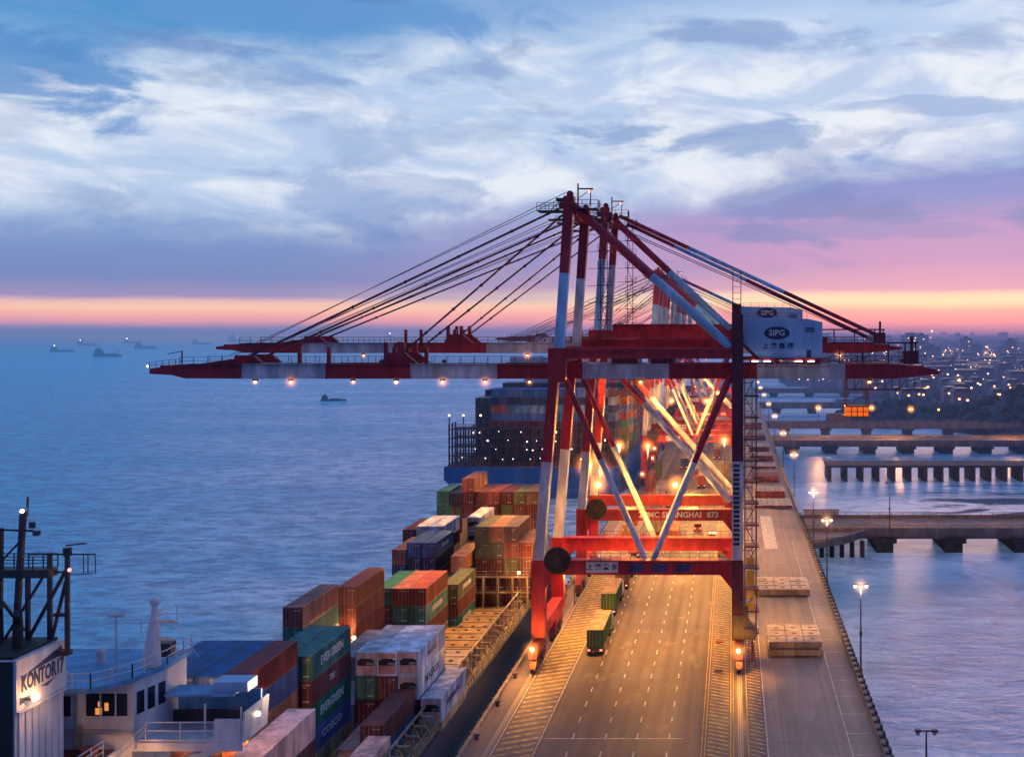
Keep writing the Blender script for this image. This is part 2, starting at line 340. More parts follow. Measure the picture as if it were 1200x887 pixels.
# ---------------------------------------------------------------- water
def water():
    m = newmat('harbour_water'); nt = m.node_tree
    g = N(nt, 'ShaderNodeNewGeometry'); s = N(nt, 'ShaderNodeSeparateXYZ'); nt.links.new(g.outputs['Position'], s.inputs[0])
    def nz(sx, sy, sc, det, rough=0.55, dist=0.0):
        mp = N(nt, 'ShaderNodeMapping'); mp.inputs['Scale'].default_value = (sx, sy, 1); mp.inputs['Rotation'].default_value = (0, 0, R(12))
        nt.links.new(g.outputs['Position'], mp.inputs[0])
        n = N(nt, 'ShaderNodeTexNoise'); n.inputs['Scale'].default_value = sc; n.inputs['Detail'].default_value = det; n.inputs['Roughness'].default_value = rough; n.inputs['Distortion'].default_value = dist
        nt.links.new(mp.outputs[0], n.inputs[0]); return n.outputs[0]
    w1 = nz(0.5, 1.0, 0.20, 7, 0.66, 0.4); w2 = nz(0.55, 1.0, 0.5, 5, 0.6, 0.3); sw = nz(0.5, 1.3, 0.012, 4, 0.6, 0.6)
    h = M_(nt, 'ADD', M_(nt, 'MULTIPLY', w1, 1.0), M_(nt, 'MULTIPLY', w2, 0.28))
    chan = smooth(nt, s.outputs[0], 16, 22)          # calmer water in the channel behind the quay
    near = M_(nt, 'SUBTRACT', 1, smooth(nt, s.outputs[1], 500, 2500))
    st = M_(nt, 'MULTIPLY', M_(nt, 'SUBTRACT', 1.0, M_(nt, 'MULTIPLY', chan, 0.87)), M_(nt, 'ADD', 0.35, M_(nt, 'MULTIPLY', near, 0.65)))
    bp = N(nt, 'ShaderNodeBump'); nt.links.new(st, bp.inputs['Strength']); bp.inputs['Distance'].default_value = 6.5
    nt.links.new(h, bp.inputs['Height'])
    b = N(nt, 'ShaderNodeBsdfPrincipled')
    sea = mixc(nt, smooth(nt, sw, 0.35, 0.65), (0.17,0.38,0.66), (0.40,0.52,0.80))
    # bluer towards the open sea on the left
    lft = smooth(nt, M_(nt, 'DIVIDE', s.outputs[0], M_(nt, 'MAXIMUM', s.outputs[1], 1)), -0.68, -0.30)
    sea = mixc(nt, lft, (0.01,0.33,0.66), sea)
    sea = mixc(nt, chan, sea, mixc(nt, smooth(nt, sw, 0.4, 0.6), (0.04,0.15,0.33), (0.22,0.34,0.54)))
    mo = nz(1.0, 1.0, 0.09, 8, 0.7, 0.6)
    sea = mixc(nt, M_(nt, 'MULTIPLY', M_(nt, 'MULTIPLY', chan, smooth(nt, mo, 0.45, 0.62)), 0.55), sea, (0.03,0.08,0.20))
    # exposed dark mud streaks in the channel
    md = nz(0.5, 1.0, 0.045, 8, 0.68, 1.0)
    mz = M_(nt, 'MULTIPLY', smooth(nt, s.outputs[1], 290, 330), M_(nt, 'SUBTRACT', 1, smooth(nt, s.outputs[1], 390, 430)))
    mz = M_(nt, 'MULTIPLY', mz, smooth(nt, s.outputs[0], 40, 75))
    mud = M_(nt, 'MULTIPLY', M_(nt, 'MULTIPLY', smooth(nt, md, 0.44, 0.56), mz), chan)
    sea = mixc(nt, mud, sea, (0.010,0.028,0.055))
    cr = smooth(nt, M_(nt, 'ADD', M_(nt, 'MULTIPLY', w1, 0.7), M_(nt, 'MULTIPLY', w2, 0.45)), 0.46, 0.68)
    sea = mixc(nt, M_(nt, 'MULTIPLY', M_(nt, 'SUBTRACT', 1, cr), M_(nt, 'SUBTRACT', 0.72, M_(nt, 'MULTIPLY', chan, 0.45))), sea, (0.015, 0.11, 0.32))  # dark troughs painted into the colour to imitate ripple shading
    nt.links.new(sea, b.inputs['Base Color'])
    nt.links.new(M_(nt, 'ADD', 0.16, M_(nt, 'MAXIMUM', M_(nt, 'MULTIPLY', mud, 0.5), M_(nt, 'MULTIPLY', chan, 0.16))), b.inputs['Roughness'])
    b.inputs['Specular IOR Level'].default_value = 0.5; b.inputs['IOR'].default_value = 1.33
    nt.links.new(bp.outputs[0], b.inputs['Normal'])
    # emission added to lighten the water, imitating light scattered back
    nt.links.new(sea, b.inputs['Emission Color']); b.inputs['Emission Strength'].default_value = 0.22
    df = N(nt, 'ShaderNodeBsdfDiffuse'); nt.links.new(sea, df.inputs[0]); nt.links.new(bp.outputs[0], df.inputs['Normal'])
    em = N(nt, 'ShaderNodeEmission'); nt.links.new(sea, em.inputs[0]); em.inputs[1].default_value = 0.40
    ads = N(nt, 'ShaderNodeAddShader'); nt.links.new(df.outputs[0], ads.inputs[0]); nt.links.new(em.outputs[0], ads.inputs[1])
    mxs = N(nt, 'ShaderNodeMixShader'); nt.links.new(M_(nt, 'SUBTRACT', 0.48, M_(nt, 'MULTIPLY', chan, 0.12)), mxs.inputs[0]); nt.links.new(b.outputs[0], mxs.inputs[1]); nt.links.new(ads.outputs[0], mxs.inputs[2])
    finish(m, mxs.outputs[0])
    mb = MB(); ys = [-200, 0, 100, 200, 300, 400, 600, 900, 1500, 3000, 6000, 12000, 45000]; xs = [-40000, -8000, -2000, -600, -200, -60, 18, 200, 600, 2000, 8000, 40000]
    vs = [(x, y, -5.5) for y in ys for x in xs]; n = len(xs)
    mb.add(vs, [(j*n+i, j*n+i+1, (j+1)*n+i+1, (j+1)*n+i) for j in range(len(ys)-1) for i in range(n-1)])
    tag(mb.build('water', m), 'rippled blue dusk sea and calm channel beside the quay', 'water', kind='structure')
water()

# ---------------------------------------------------------------- quay
QL, QR = -32.3, 18.3
def quay():
    m = newmat('quay_concrete'); nt = m.node_tree
    g = N(nt, 'ShaderNodeNewGeometry'); s = N(nt, 'ShaderNodeSeparateXYZ'); nt.links.new(g.outputs['Position'], s.inputs[0])
    def nz(sx, sy, sc, det, rough=0.6):
        mp = N(nt, 'ShaderNodeMapping'); mp.inputs['Scale'].default_value = (sx, sy, 1); nt.links.new(g.outputs['Position'], mp.inputs[0])
        n = N(nt, 'ShaderNodeTexNoise'); n.inputs['Scale'].default_value = sc; n.inputs['Detail'].default_value = det; n.inputs['Roughness'].default_value = rough
        nt.links.new(mp.outputs[0], n.inputs[0]); return n.outputs[0]
    big = nz(1, 0.35, 0.10, 4); fine = nz(1, 1, 1.4, 6); track = nz(1.0, 0.03, 0.55, 4)
    f = M_(nt, 'ADD', M_(nt, 'MULTIPLY', big, 0.45), M_(nt, 'ADD', M_(nt, 'MULTIPLY', fine, 0.2), M_(nt, 'MULTIPLY', track, 0.45)))
    road = mixc(nt, smooth(nt, f, 0.42, 0.68), (0.052,0.048,0.055), (0.125,0.108,0.108))
    apron = mixc(nt, smooth(nt, f, 0.42, 0.68), (0.15,0.13,0.125), (0.25,0.215,0.20))
    x = s.outputs[0]
    lane = M_(nt, 'ABSOLUTE', M_(nt, 'SUBTRACT', M_(nt, 'FRACT', M_(nt, 'DIVIDE', M_(nt, 'ADD', x, 23.55), 1.975)), 0.5))
    ty = M_(nt, 'MULTIPLY', smooth(nt, lane, 0.10, 0.42), smooth(nt, nz(1.0, 0.02, 0.35, 5), 0.38, 0.58))
    road = mixc(nt, M_(nt, 'MULTIPLY', ty, 0.6), road, (0.035,0.030,0.034))
    vo = N(nt, 'ShaderNodeTexVoronoi'); vo.feature = 'F1'; vo.inputs['Scale'].default_value = 1.0
    mpv = N(nt, 'ShaderNodeMapping'); mpv.inputs['Scale'].default_value = (0.16, 0.055, 1); nt.links.new(g.outputs['Position'], mpv.inputs[0]); nt.links.new(mpv.outputs[0], vo.inputs[0]); vo.distance = 'CHEBYCHEV'
    sv = N(nt, 'ShaderNodeSeparateColor'); nt.links.new(vo.outputs['Color'], sv.inputs[0])
    road = mixc(nt, M_(nt, 'MULTIPLY', smooth(nt, sv.outputs[0], 0.5, 1.0), 0.35), road, (0.045,0.040,0.045)); apron = mixc(nt, M_(nt, 'MULTIPLY', smooth(nt, sv.outputs[1], 0.4, 1.0), 0.4), apron, (0.10,0.085,0.085))
    isap = smooth(nt, x, 4.1, 4.3)
    c = mixc(nt, isap, road, apron)
    c = mixc(nt, M_(nt, 'SUBTRACT', 1, smooth(nt, x, -23.7, -23.4)), c, mixc(nt, smooth(nt, f, 0.42, 0.68), (0.08,0.07,0.07), (0.14,0.12,0.12)))
    # slab joints
    def joint(v, per, wd):
        fr = M_(nt, 'ABSOLUTE', M_(nt, 'SUBTRACT', M_(nt, 'FRACT', M_(nt, 'DIVIDE', v, per)), 0.5))
        return smooth(nt, fr, 0.5-wd/per, 0.5)
    j = M_(nt, 'MAXIMUM', joint(s.outputs[1], 13.5, 0.16), M_(nt, 'MULTIPLY', joint(x, 6.3, 0.12), isap))
    c = mixc(nt, M_(nt, 'MULTIPLY', j, 0.45), c, (0.04,0.035,0.04))
    pz = smooth(nt, nz(1, 0.5, 0.22, 6, 0.65), 0.56, 0.68)  # oil and damp patches
    c = mixc(nt, M_(nt, 'MULTIPLY', pz, 0.35), c, (0.05,0.045,0.05))
    b = N(nt, 'ShaderNodeBsdfPrincipled'); nt.links.new(c, b.inputs['Base Color'])
    nt.links.new(M_(nt, 'SUBTRACT', 0.62, M_(nt, 'MULTIPLY', pz, 0.22)), b.inputs['Roughness'])
    bp = N(nt, 'ShaderNodeBump'); bp.inputs['Strength'].default_value = 0.3; bp.inputs['Distance'].default_value = 0.03
    nt.links.new(fine, bp.inputs['Height']); nt.links.new(bp.outputs[0], b.inputs['Normal'])
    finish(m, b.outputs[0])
    mb = MB(); mb.box(QL, 40, -1.6, QR, 1300, 0)
    tag(mb.build('quay_road', m), 'concrete quay deck running away under the cranes', 'quay', kind='structure')
    # piles under the deck
    mb = MB()
    for y in range(60, 700, 9):
        for x_ in (QL+0.8, QR-0.8): mb.box(x_-0.5, y, -7, x_+0.5, y+1.0, -1.602)
    mb.box(QL+3, 41, -7, QR-3, 1290, -1.604)
    tag(mb.build('quay_substructure', MT['piledark']), 'dark piles and core carrying the quay deck', 'quay', kind='structure')
    # markings
    wm = paint('road_paint_white', (0.55,0.53,0.50), 0.6, grime=0.5, gs=1.5, streak=False)
    ym = paint('road_paint_yellow', (0.55,0.34,0.07), 0.6, grime=0.45, gs=1.5, streak=False)
    hm = paint('hatching_paint', (0.50,0.36,0.14), 0.6, grime=0.6, gs=1.0, streak=False)
    def flat(x0, y0, x1, y1, z=0.004): mb.add([(x0,y0,z),(x1,y0,z),(x1,y1,z),(x0,y1,z)], [(0,1,2,3)])
    mb = MB()
    y = 100.0
    while y < 520:
        for x_ in (-19.6, -15.6, -11.7, -7.75): flat(x_-0.09, y, x_+0.09, y+2.0)
        y += 6.0
    flat(-24, 136.2, -6, 136.4, 0.003); flat(4.2, 90, 4.35, 600); flat(14.2, 90, 14.33, 265); flat(-28.65, 90, -28.5, 600); flat(-23.6, 90, -23.45, 600)
    for y in range(96, 265, 7): flat(14.33, y, 17.2, y+0.12)
    flat(7.5, 255, 10.5, 300)
    tag(mb.build('lane_markings', wm), 'white dashed lane lines painted on the quay road', 'road marking', kind='structure')
    mb = MB(); flat(-3.75, 90, -3.62, 600); flat(-3.35, 90, -3.22, 600); flat(-0.25, 90, -0.1, 600); flat(0.12, 90, 0.22, 600); flat(1.9, 90, 2.05, 600)
    tag(mb.build('yellow_lines', ym), 'yellow lines painted beside the landside crane rail', 'road marking', kind='structure')
    mb = MB()
    def stripe(x0, x1, y, w, sl):
        mb.add([(x0,y,0.0045),(x1,y+sl,0.0045),(x1,y+sl+w,0.0045),(x0,y+w,0.0045)], [(0,1,2,3)])
    y = 96
    while y < 420: stripe(-28.2, -23.8, y, 0.75, 2.3); y += 1.9
    y = 96
    while y < 420: stripe(-3.0, -0.45, y, 0.35, -1.4); stripe(2.2, 4.0, y, 0.35, -1.2); y += 1.35
    tag(mb.build('hatching', hm), 'diagonal hatching painted along both crane rails', 'road marking', kind='structure')
    # rails
    mb = MB()
    for xr in (-29.2, 1.05): mb.box(xr-0.07, 60, 0.0, xr+0.07, 1200, 0.10); mb.box(xr-0.3, 60, 0.001, xr-0.2, 1200, 0.03); mb.box(xr+0.2, 60, 0.001, xr+0.3, 1200, 0.03)
    rm = newmat('polished_rail'); b = N(rm.node_tree, 'ShaderNodeBsdfPrincipled'); b.inputs['Base Color'].default_value = (0.35,0.3,0.27,1); b.inputs['Metallic'].default_value = 0.7; b.inputs['Roughness'].default_value = 0.5
    finish(rm, b.outputs[0])
    tag(mb.build('crane_rails', rm), 'steel crane rails let into the quay', 'rail', kind='structure')
    # kerbs with fenders
    mb = MB(); mb.box(QL-0.05, 40, 0, QL+0.45, 1300, 0.3); mb.box(QR-0.5, 40, 0, QR+0.05, 1300, 0.85)
    tag(mb.build('quay_kerb', paint('kerb_concrete', (0.26,0.21,0.18), 0.7, grime=0.4)), 'raised concrete kerb along both quay edges', 'kerb', kind='structure')
    f = MB()
    y = 100
    while y < 300: f.box(QR+0.05, y, -1.3, QR+0.6, y+1.2, 0.55); f.box(QR-0.45, y+0.2, 0.85, QR+0.0, y+0.9, 1.05); y += 2.6
    y = 90
    while y < 300: f.box(QL-0.5, y, -1.4, QL-0.05, y+0.8, 0.1); y += 3.2
    tag(f.build('quay_fenders', MT['piledark']), 'dark rubber fenders and studs lining the quay edges', 'fender', kind='stuff')
quay()

# bollards along the berth
bo = root('bollard', (-31.3, 112, 0), 'rusty mooring bollards on the seaward kerb', 'bollard', 'mooring bollards along the berth')
mb = MB(); mb.tube((-31.3,112,0), (-31.3,112,0.55), 0.28, 10, 0.2); mb.tube((-31.3,112,0.55), (-31.3,112,0.78), 0.42, 10, 0.36); mb.build('post', MT['rail'], bo)
for k in range(1, 12): copy_tree(bo, None, (0, 12*k, 0))
mb = MB(); mb.box(-2.6,163.0,0.004,-1.4,164.4,0.25); tag(mb.build('cable_pit_cover', MT['rail']), 'nearer of two square steel pit covers beside the landside rail', 'pit cover')
mb = MB(); mb.box(-2.6,178.0,0.004,-1.5,179.3,0.22); tag(mb.build('cable_pit_cover', MT['hatchred']), 'farther reddish square pit cover beside the landside rail', 'pit cover')

# ---------------------------------------------------------------- cranes
def leg_band(name, p, q, zsplit, w, h, root_, low='white', high='red', w2=None):
    """a leaning box leg painted in two bands"""
    p = Vector(p); q = Vector(q); t = (zsplit-p.z)/(q.z-p.z); mid = p.lerp(q, t)
    mb = MB(); mb.beam(p, mid, w, h); a = mb.build(name, MT[low], root_)
    mb = MB(); mb.beam(mid, q, w, h, w2); mb.build('upper_' + name, MT[high], root_)
    return a
def tube_band(name, p, q, ts, r, cols, root_):
    p = Vector(p); q = Vector(q); ts = [0]+ts+[1]
    for i in range(len(ts)-1):
        mb = MB(); mb.tube(p.lerp(q, ts[i]), p.lerp(q, ts[i+1]), r, 10); mb.build(name, MT[cols[i]], root_, smooth=False)
def crane(Y, label, two=False, full=True):
    wk = 1.0 if full else 1.45
    r = root('ship_to_shore_crane', (0, Y, 0), label, 'gantry crane', 'red and white quay cranes')
    D = 18.0
    zb0, zb1 = (42.7, 45.0) if not two else (45.7, 47.7)        # boom underside and top
    zt = 70.0 if not two else 73.6                              # mast top
    zp0, zp1 = (13.95, 16.1)                                    # portal beam
    XS, XL = -28.7, 0.8
    masth = {}
    for yy in (Y, Y+D):
        mb = MB(); mb.box(XS-1.0, yy-0.9, 4.6, XS+1.0, yy+0.9, zp1); mb.build('seaside_leg', MT['red'], r)
        leg_band('leg', (XS, yy, zp1+0.01), (XS+2.45, yy, zb1+0.6), 30.6 if not two else 27, 1.45, 1.7, r)
        mb = MB(); mb.box(XS+1.45, yy-1.0, zb1-2.6, XS+4.0, yy+1.0, zb1+2.5); mb.build('leg_head', MT['red'], r)
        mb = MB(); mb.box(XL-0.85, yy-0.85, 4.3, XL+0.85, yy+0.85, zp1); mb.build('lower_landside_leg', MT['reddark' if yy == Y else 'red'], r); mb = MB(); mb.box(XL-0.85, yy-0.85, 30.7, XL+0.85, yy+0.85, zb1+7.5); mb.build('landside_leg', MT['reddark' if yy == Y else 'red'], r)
        mb = MB(); mb.box(XL-0.8, yy-0.8, zp1+0.01, XL+0.8, yy+0.8, 30.69); lw = mb.build('leg_band', MT['white'], r)
        mb = MB()
        for k in range(18):
            z = zp1+2.2+k*0.68
            mb.box(XL-0.62, yy-0.86, z, XL+0.3, yy-0.8, z+0.46)
        mb.build('ladder', MT['dark'], lw)
        # portal beam
        mb = MB(); mb.box(XS+1.01, yy-0.8, zp0, XL-0.86, yy+0.8, zp1); mb.prism([(XL-0.86, zp0), (XL-0.86, zp0-2.2), (XL-2.6, zp0)], 'y', yy-0.6, yy+0.6)
        mb.prism([(XS+1.01, zp0), (XS+1.01, zp0-2.0), (XS+2.8, zp0)], 'y', yy-0.6, yy+0.6); mb.box(XS+1.3, yy-1.4, zp1+0.002, XL-1.0, yy-0.2, zp1+0.06)
        pb = mb.build('portal_beam', MT['red'], r)
        mb = MB(); mb.railing((XS+2, yy-1.35, zp1+0.06), (XL-1.2, yy-1.35, zp1+0.06), 1.1, 1.4, 0.03); mb.build('railing', MT['cable'], pb)
        # top beam between the legs
        mb = MB(); q_ = 0 if yy == Y else 1.25; mb.box(XS+4.01, yy-0.7, zb1+0.9+q_, XL-0.86, yy+0.7, zb1+2.5+q_); mb.box(XS+4.01, yy-1.0, zb1+1.9+q_, XL-0.86, yy-0.7, zb1+2.05+q_); tb = mb.build('top_beam', MT['red'], r)
        # diagonals
        if not two:
            tube_band('diagonal', (-24.8, yy, zb0), (-12.9, yy, zp1), [0.44], 0.46, ['red', 'white'], r)
            tube_band('diagonal', (-0.2, yy, zb0+0.6), (-11.7, yy, zp1), [0.47], 0.46, ['red', 'white'], r)
        else:
            tube_band('diagonal', (-21.5, yy, zb0-4.2), (XL-1.2, yy, 17.5), [0.22], 0.60, ['red', 'white'], r)
        # mast
        mx = XS+3.0
        leg_band('mast', (mx, yy, zb1+2.5), (mx+1.55, yy, zt), zb1+13.6 if not two else zb1+16, 1.35*wk, 1.5*wk, r, low='skywhite' if yy == Y else 'white', w2=1.5*wk)
        masth[yy] = (mx+1.5, yy, zt)
        # back stay of the A frame
        tube_band('back_leg', (mx+2.0, yy, zt-1.3), (XL-1.1, yy, zb1+2.6), [0.5], 0.66*wk, ['red', 'skywhite' if yy == Y else 'white'], r)
    # cross members between the two frames
    mb = MB()
    mb.box(XS-0.9, Y+0.91, 4.6, XS+0.9, Y+D-0.91, 6.4); mb.build('seaside_sill', MT['red'], r); mb = MB(); mb.box(XL-0.85, Y+0.86, 4.3, XL+0.85, Y+D-0.86, 6.2)
    mb.build('landside_sill', MT['red'], r)
    mb = MB(); mb.box(masth[Y][0]-0.9, Y+0.76, zt-2.6, masth[Y][0]+0.9, Y+D-0.76, zt-1.2); mb.build('mast_cross_beam', MT['red'], r); mb = MB(); mb.box(XL-0.6, Y+0.86, zb1+4, XL+0.6, Y+D-0.86, zb1+5.2); mb.build('landside_cross_beam', MT['red'], r); mb = MB()
    mb.box(XS+1.8, Y+1.01, zb1+0.3, XS+3.6, Y+D-1.01, zb1+2.0)
    mb.build('cross_beam', MT['red'], r)
    # mast-top platforms
    ax = masth[Y][0]
    for yy in (Y, Y+D):
        mb = MB()
        mb.box(ax-4.6, yy-1.5, zt-2.35, ax-0.7, yy+1.5, zt-2.2); mb.railing((ax-4.6, yy-1.5, zt-2.2), (ax-0.9, yy-1.5, zt-2.2), 1.1, 1.2, 0.04)
        mb.railing((ax-4.6, yy+1.5, zt-2.2), (ax-0.9, yy+1.5, zt-2.2), 1.1, 1.2, 0.04)
        mb.box(ax-3.0, yy-1.2, zt-3.6, ax-0.7, yy+1.2, zt-3.45); mb.box(ax-1.9, yy-0.8, zt-0.7, ax-0.7, yy+0.8, zt-0.3)
        mb.box(ax+0.8, yy-1.4, zt-2.0, ax+4.4, yy+1.4, zt-1.85); mb.railing((ax+0.9, yy-1.4, zt-1.85), (ax+4.4, yy-1.4, zt-1.85), 1.2, 0.9, 0.04); mb.railing((ax+4.4, yy-1.4, zt-1.85), (ax+4.4, yy+1.4, zt-1.85), 1.2, 0.9, 0.04)
        mb.beam((ax-0.6, yy-0.5, zt), (ax-2.8, yy-0.5, zt-2.2), 0.12)
        mb.build('mast_platform', MT['dark'], r)
        mb = MB(); mb.tube((ax+0.1, yy-0.35, zt+0.35), (ax+0.1, yy+0.35, zt+0.35), 0.5, 12); mb.build('sheave', MT['red'], r); mb = MB(); mb.tube((ax-1.1, yy-0.3, zt-1.3), (ax-1.1, yy+0.3, zt-1.3), 0.5, 12)
        mb.build('sheave', MT['red'], r)
    # service crane at the mast top
    mb = MB(); mb.beam((ax+1.0, Y+2, zt-1.2), (ax+1.0, Y+2, zt+2.2), 0.22); mb.beam((ax+1.0, Y+2, zt+1.4), (ax+3.3, Y+2, zt+1.4), 0.2); mb.beam((ax+2.9, Y+2, zt-1.2), (ax+2.9, Y+2, zt+1.4), 0.14); mb.beam((ax+1.0, Y+2, zt-0.1), (ax+2.9, Y+2, zt+1.3), 0.1)
    jb = mb.build('service_jib', MT['cable'], r)
    mb = MB(); mb.ball((ax+2.7, Y+2, zt+1.0), 0.22); mb.build('warning_light', GLOW['red'], jb)
    # ladder tower behind the mast
    mb = MB()
    lx = ax+3.2
    for dx in (-0.55, 0.55): mb.beam((lx+dx, Y+D-1.5, zb1+2.5), (lx+dx, Y+D-1.5, zt-2), 0.13)
    z = zb1+4
    k = 0
    while z < zt-4:
        mb.box(lx-0.9, Y+D-2.3, z, lx+1.3, Y+D-0.8, z+0.12); mb.railing((lx-0.9, Y+D-2.3, z+0.12), (lx+1.3, Y+D-2.3, z+0.12), 1.0, 1.1, 0.035)
        mb.beam((lx-0.5+(k%2), Y+D-1.8, z), (lx+0.5-(k%2), Y+D-1.8, z+2.7), 0.1); mb.beam((ax+0.6, Y+D-1.5, z), (lx-0.6, Y+D-1.5, z), 0.08)
        z += 2.8; k += 1
    mb.build('mast_ladder', MT['cable'], r)
    # boom: two box girders, painted in bands
    if not two: xs = [-89.3, -75.0, -62.2, -49.2, -35.9, -22.8, -9.6, 3.9, 17.4, 31.6]; tl = -89.3
    else: xs = [-101.0, -84.0, -66.0, -48.0, -30.0, -12.0, 5.0, 33.0]; tl = -101.0
    for yy in (Y+5.6, Y+12.4):
        for i in range(len(xs)-1):
            a, b_ = xs[i], xs[i+1]; mb = MB(); last = i == len(xs)-2
            if i == 0:
                mb.prism([(a, zb0+0.75), (a+3.5, zb0+0.55), (a+5.5, zb0+0.05), (b_, zb0), (b_, zb1), (a+6, zb1), (a, zb1-0.75)], 'y', yy-0.6, yy+0.6)
            elif last:
                mb.prism([(a, zb0), (b_-6.5, zb0), (b_, zb0+0.7), (b_+0.6, zb0+1.1), (b_-1.5, zb1-0.6), (b_-7, zb1), (a, zb1)], 'y', yy-0.6, yy+0.6)
            else: mb.box(a, yy-0.6, zb0, b_, yy+0.6, zb1)
            if i: mb.box(a-0.09, yy-0.74, zb0-0.08, a+0.09, yy-0.602, zb1+0.06)
            mb.box(a if i else a+5, yy-0.66, zb0+0.1, b_-(6 if last else 0), yy-0.6, zb0+0.2)
            for q in range(1, 6):
                if 0 < i and not last: mb.box(a+(b_-a)*q/6-0.03, yy-0.635, zb0+0.21, a+(b_-a)*q/6+0.03, yy-0.6, zb1-0.23)
            mb.box(a if i else a+5, yy-0.66, zb1-0.22, b_-(6 if last else 0), yy-0.6, zb1-0.08)      # flange
            if full or i == 0 or last or yy < Y+8: fixn(mb.build('boom_section', MT['white' if i % 2 else 'red'], r))
        side = -1 if yy < Y+9 else 1
        mb = MB(); mb.railing((tl+5, yy+side*1.35, zb1-0.1), (XS, yy+side*1.35, zb1-0.1), 1.15, 2.1, 0.035)
        mb.railing((4, yy+side*1.35, zb1-0.1), (xs[-1]-4, yy+side*1.35, zb1-0.1), 1.15, 2.1, 0.035)
        mb.box(tl+5, yy+side*1.4-0.02, zb1-0.16, XS, yy+side*0.61, zb1-0.1) if side > 0 else mb.box(tl+5, yy-1.4, zb1-0.16, XS, yy-0.61, zb1-0.1)
        mb.build('walkway', MT['cable'], r)
    mb = MB()
    for x in [tl+1, tl+13] + [tl+20+12*k for k in range(6)]: mb.box(x, Y+6.2, zb0+0.6, x+0.8, Y+11.8, zb1-0.3)
    mb.box(xs[-1]-3, Y+6.2, zb0+0.8, xs[-1]-2, Y+11.8, zb1-0.3); mb.box(4.5, Y+6.2, zb0+0.6, 5.3, Y+11.8, zb1-0.3)
    mb.build('boom_crossbar', MT['red'], r)
    # stay anchors on the boom
    so_, si_ = (tl+14.7, tl+36.8) if not two else (-82.0, -55.0)
    for yy in (Y+5.6, Y+12.4):
        mb = MB(); mb.prism([(so_-2.2, zb1), (so_-1.6, zb1+1.3), (so_+1.0, zb1+1.3), (so_+2.6, zb1)], 'y', yy-0.45, yy+0.45)
        mb.prism([(so_-7, zb1), (so_-2.2, zb1+0.7), (so_-2.2, zb1)], 'y', yy-0.4, yy+0.4)
        fixn(mb.build('stay_anchor', MT['red'], r)); mb = MB()
        for dx in (0, 1.3, 2.6): mb.box(si_-1.0+dx, yy-0.3, zb1, si_-0.4+dx, yy+0.3, zb1+(3.3 if dx != 1.3 else 2.6))
        mb.prism([(si_-1.4, zb1), (si_-0.6, zb1+1.7), (si_+2.2, zb1+1.7), (si_+4.2, zb1)], 'y', yy-0.42, yy+0.42)
        fixn(mb.build('stay_anchor', MT['red'], r))
    for x in (si_-14, si_-9.5, si_+5.5) if not two else (si_-9, si_-6): mb = MB(); mb.box(x-0.25, Y+5.3, zb1, x+0.25, Y+5.9, zb1+2.6); mb.build('buffer_post', MT['red'], r)
    # forestays and ropes
    for n_, (yy, dz) in enumerate(((Y+5.6, 0), (Y+12.4, 0))):
        my = Y if n_ == 0 else Y+D
        for (bx, mz, rr) in ((so_+0.3, zt-1.2, 0.17), (si_+1.2, zt-2.2, 0.14)):
            a = Vector((bx, yy, zb1+1.1)); b_ = Vector((ax-0.7, my+(1.2 if n_ == 0 else -1.2), mz))
            mb = MB()
            for off in ((-0.22, 0.22) if full else (0,)):
                o = Vector((0, off, 0)); mb.beam(a+o, b_+o, rr*1.35, rr*1.5)
            for k in range(1, 6): c = a.lerp(b_, k/6); mb.ball(c, 0.27, 6, 4)
            mb.build('forestay', MT['cable'], r)
        mb = MB(); mb.tube((so_-2, yy, zb1+1.2), (ax-0.5, my, zt+0.6), 0.055, 5); mb.tube((so_-3, yy+0.5, zb1+1.2), (ax-1.2, my, zt-0.3), 0.05, 5)
        mb.build('hoist_rope', MT['dark'], r)
    if two:   # long back stays to the tail girder
        for yy, xe in ((Y+1, 29.5), (Y+D-1, 27.5)):
            tube_band('tail_stay', (ax+2.5, yy, zt-1.5), (xe, Y+5.6 if yy < Y+9 else Y+12.4, zb1+1.0), [0.26, 0.62] if yy < Y+9 else [0.2, 0.5], 0.40, ['red', 'skywhite', 'red'], r)
    else:
        for yy in (Y+5.6, Y+12.4):
            mb = MB(); mb.beam((ax+2, yy, zt-2), (28.0, yy, zb1+1.0), 0.12); mb.beam((27.0, yy, zb1), (28.4, yy, zb1+1.6), 0.6); mb.build('tail_rope', MT['cable'], r)
    # machine house
    hz0 = zb1+0.95; hx0, hx1 = 1.75, 13.6; hy0, hy1 = Y+2.2, Y+15.5
    mb = MB()
    mb.prism([(hx0, hz0+2.2), (hx0+2.4, hz0), (hx1, hz0), (hx1, hz0+5.4), (hx1-2.2, hz0+5.9), (hx0+0.3, hz0+6.1), (hx0, hz0+6.0)], 'y', hy0, hy1)
    house = fixn(mb.build('machine_house', MT['house'], r))
    mb = MB(); mb.box(hx0-0.1, hy0-0.25, hz0-0.3, hx1+0.6, hy1+0.3, hz0-0.005)
    mb.box(hx1, hy0+1, hz0+1.2, hx1+0.9, hy0+6, hz0+3.2)
    mb.box(hx0, hy0-1.5, zb1-0.35, hx1+1, hy0-0.2, zb1-0.25)
    for x in (hx0+1, hx0+5, hx0+9, hx1-0.5): mb.box(x, hy0+1, zb1+0.001, x+0.4, hy1-1, hz0-0.3)
    mb.build('house_platform', MT['red'], house)
    mb = MB(); mb.railing((hx0+0.2, hy0-1.4, zb1-0.25), (hx1+0.9, hy0-1.4, zb1-0.25), 1.1, 1.5, 0.035); mb.beam((hx0-1.5, hy0-0.9, hz0+3.4), (hx0+2.2, hy0-0.9, hz0-0.2), 0.5, 0.7); mb.build('stair', MT['red'], house)
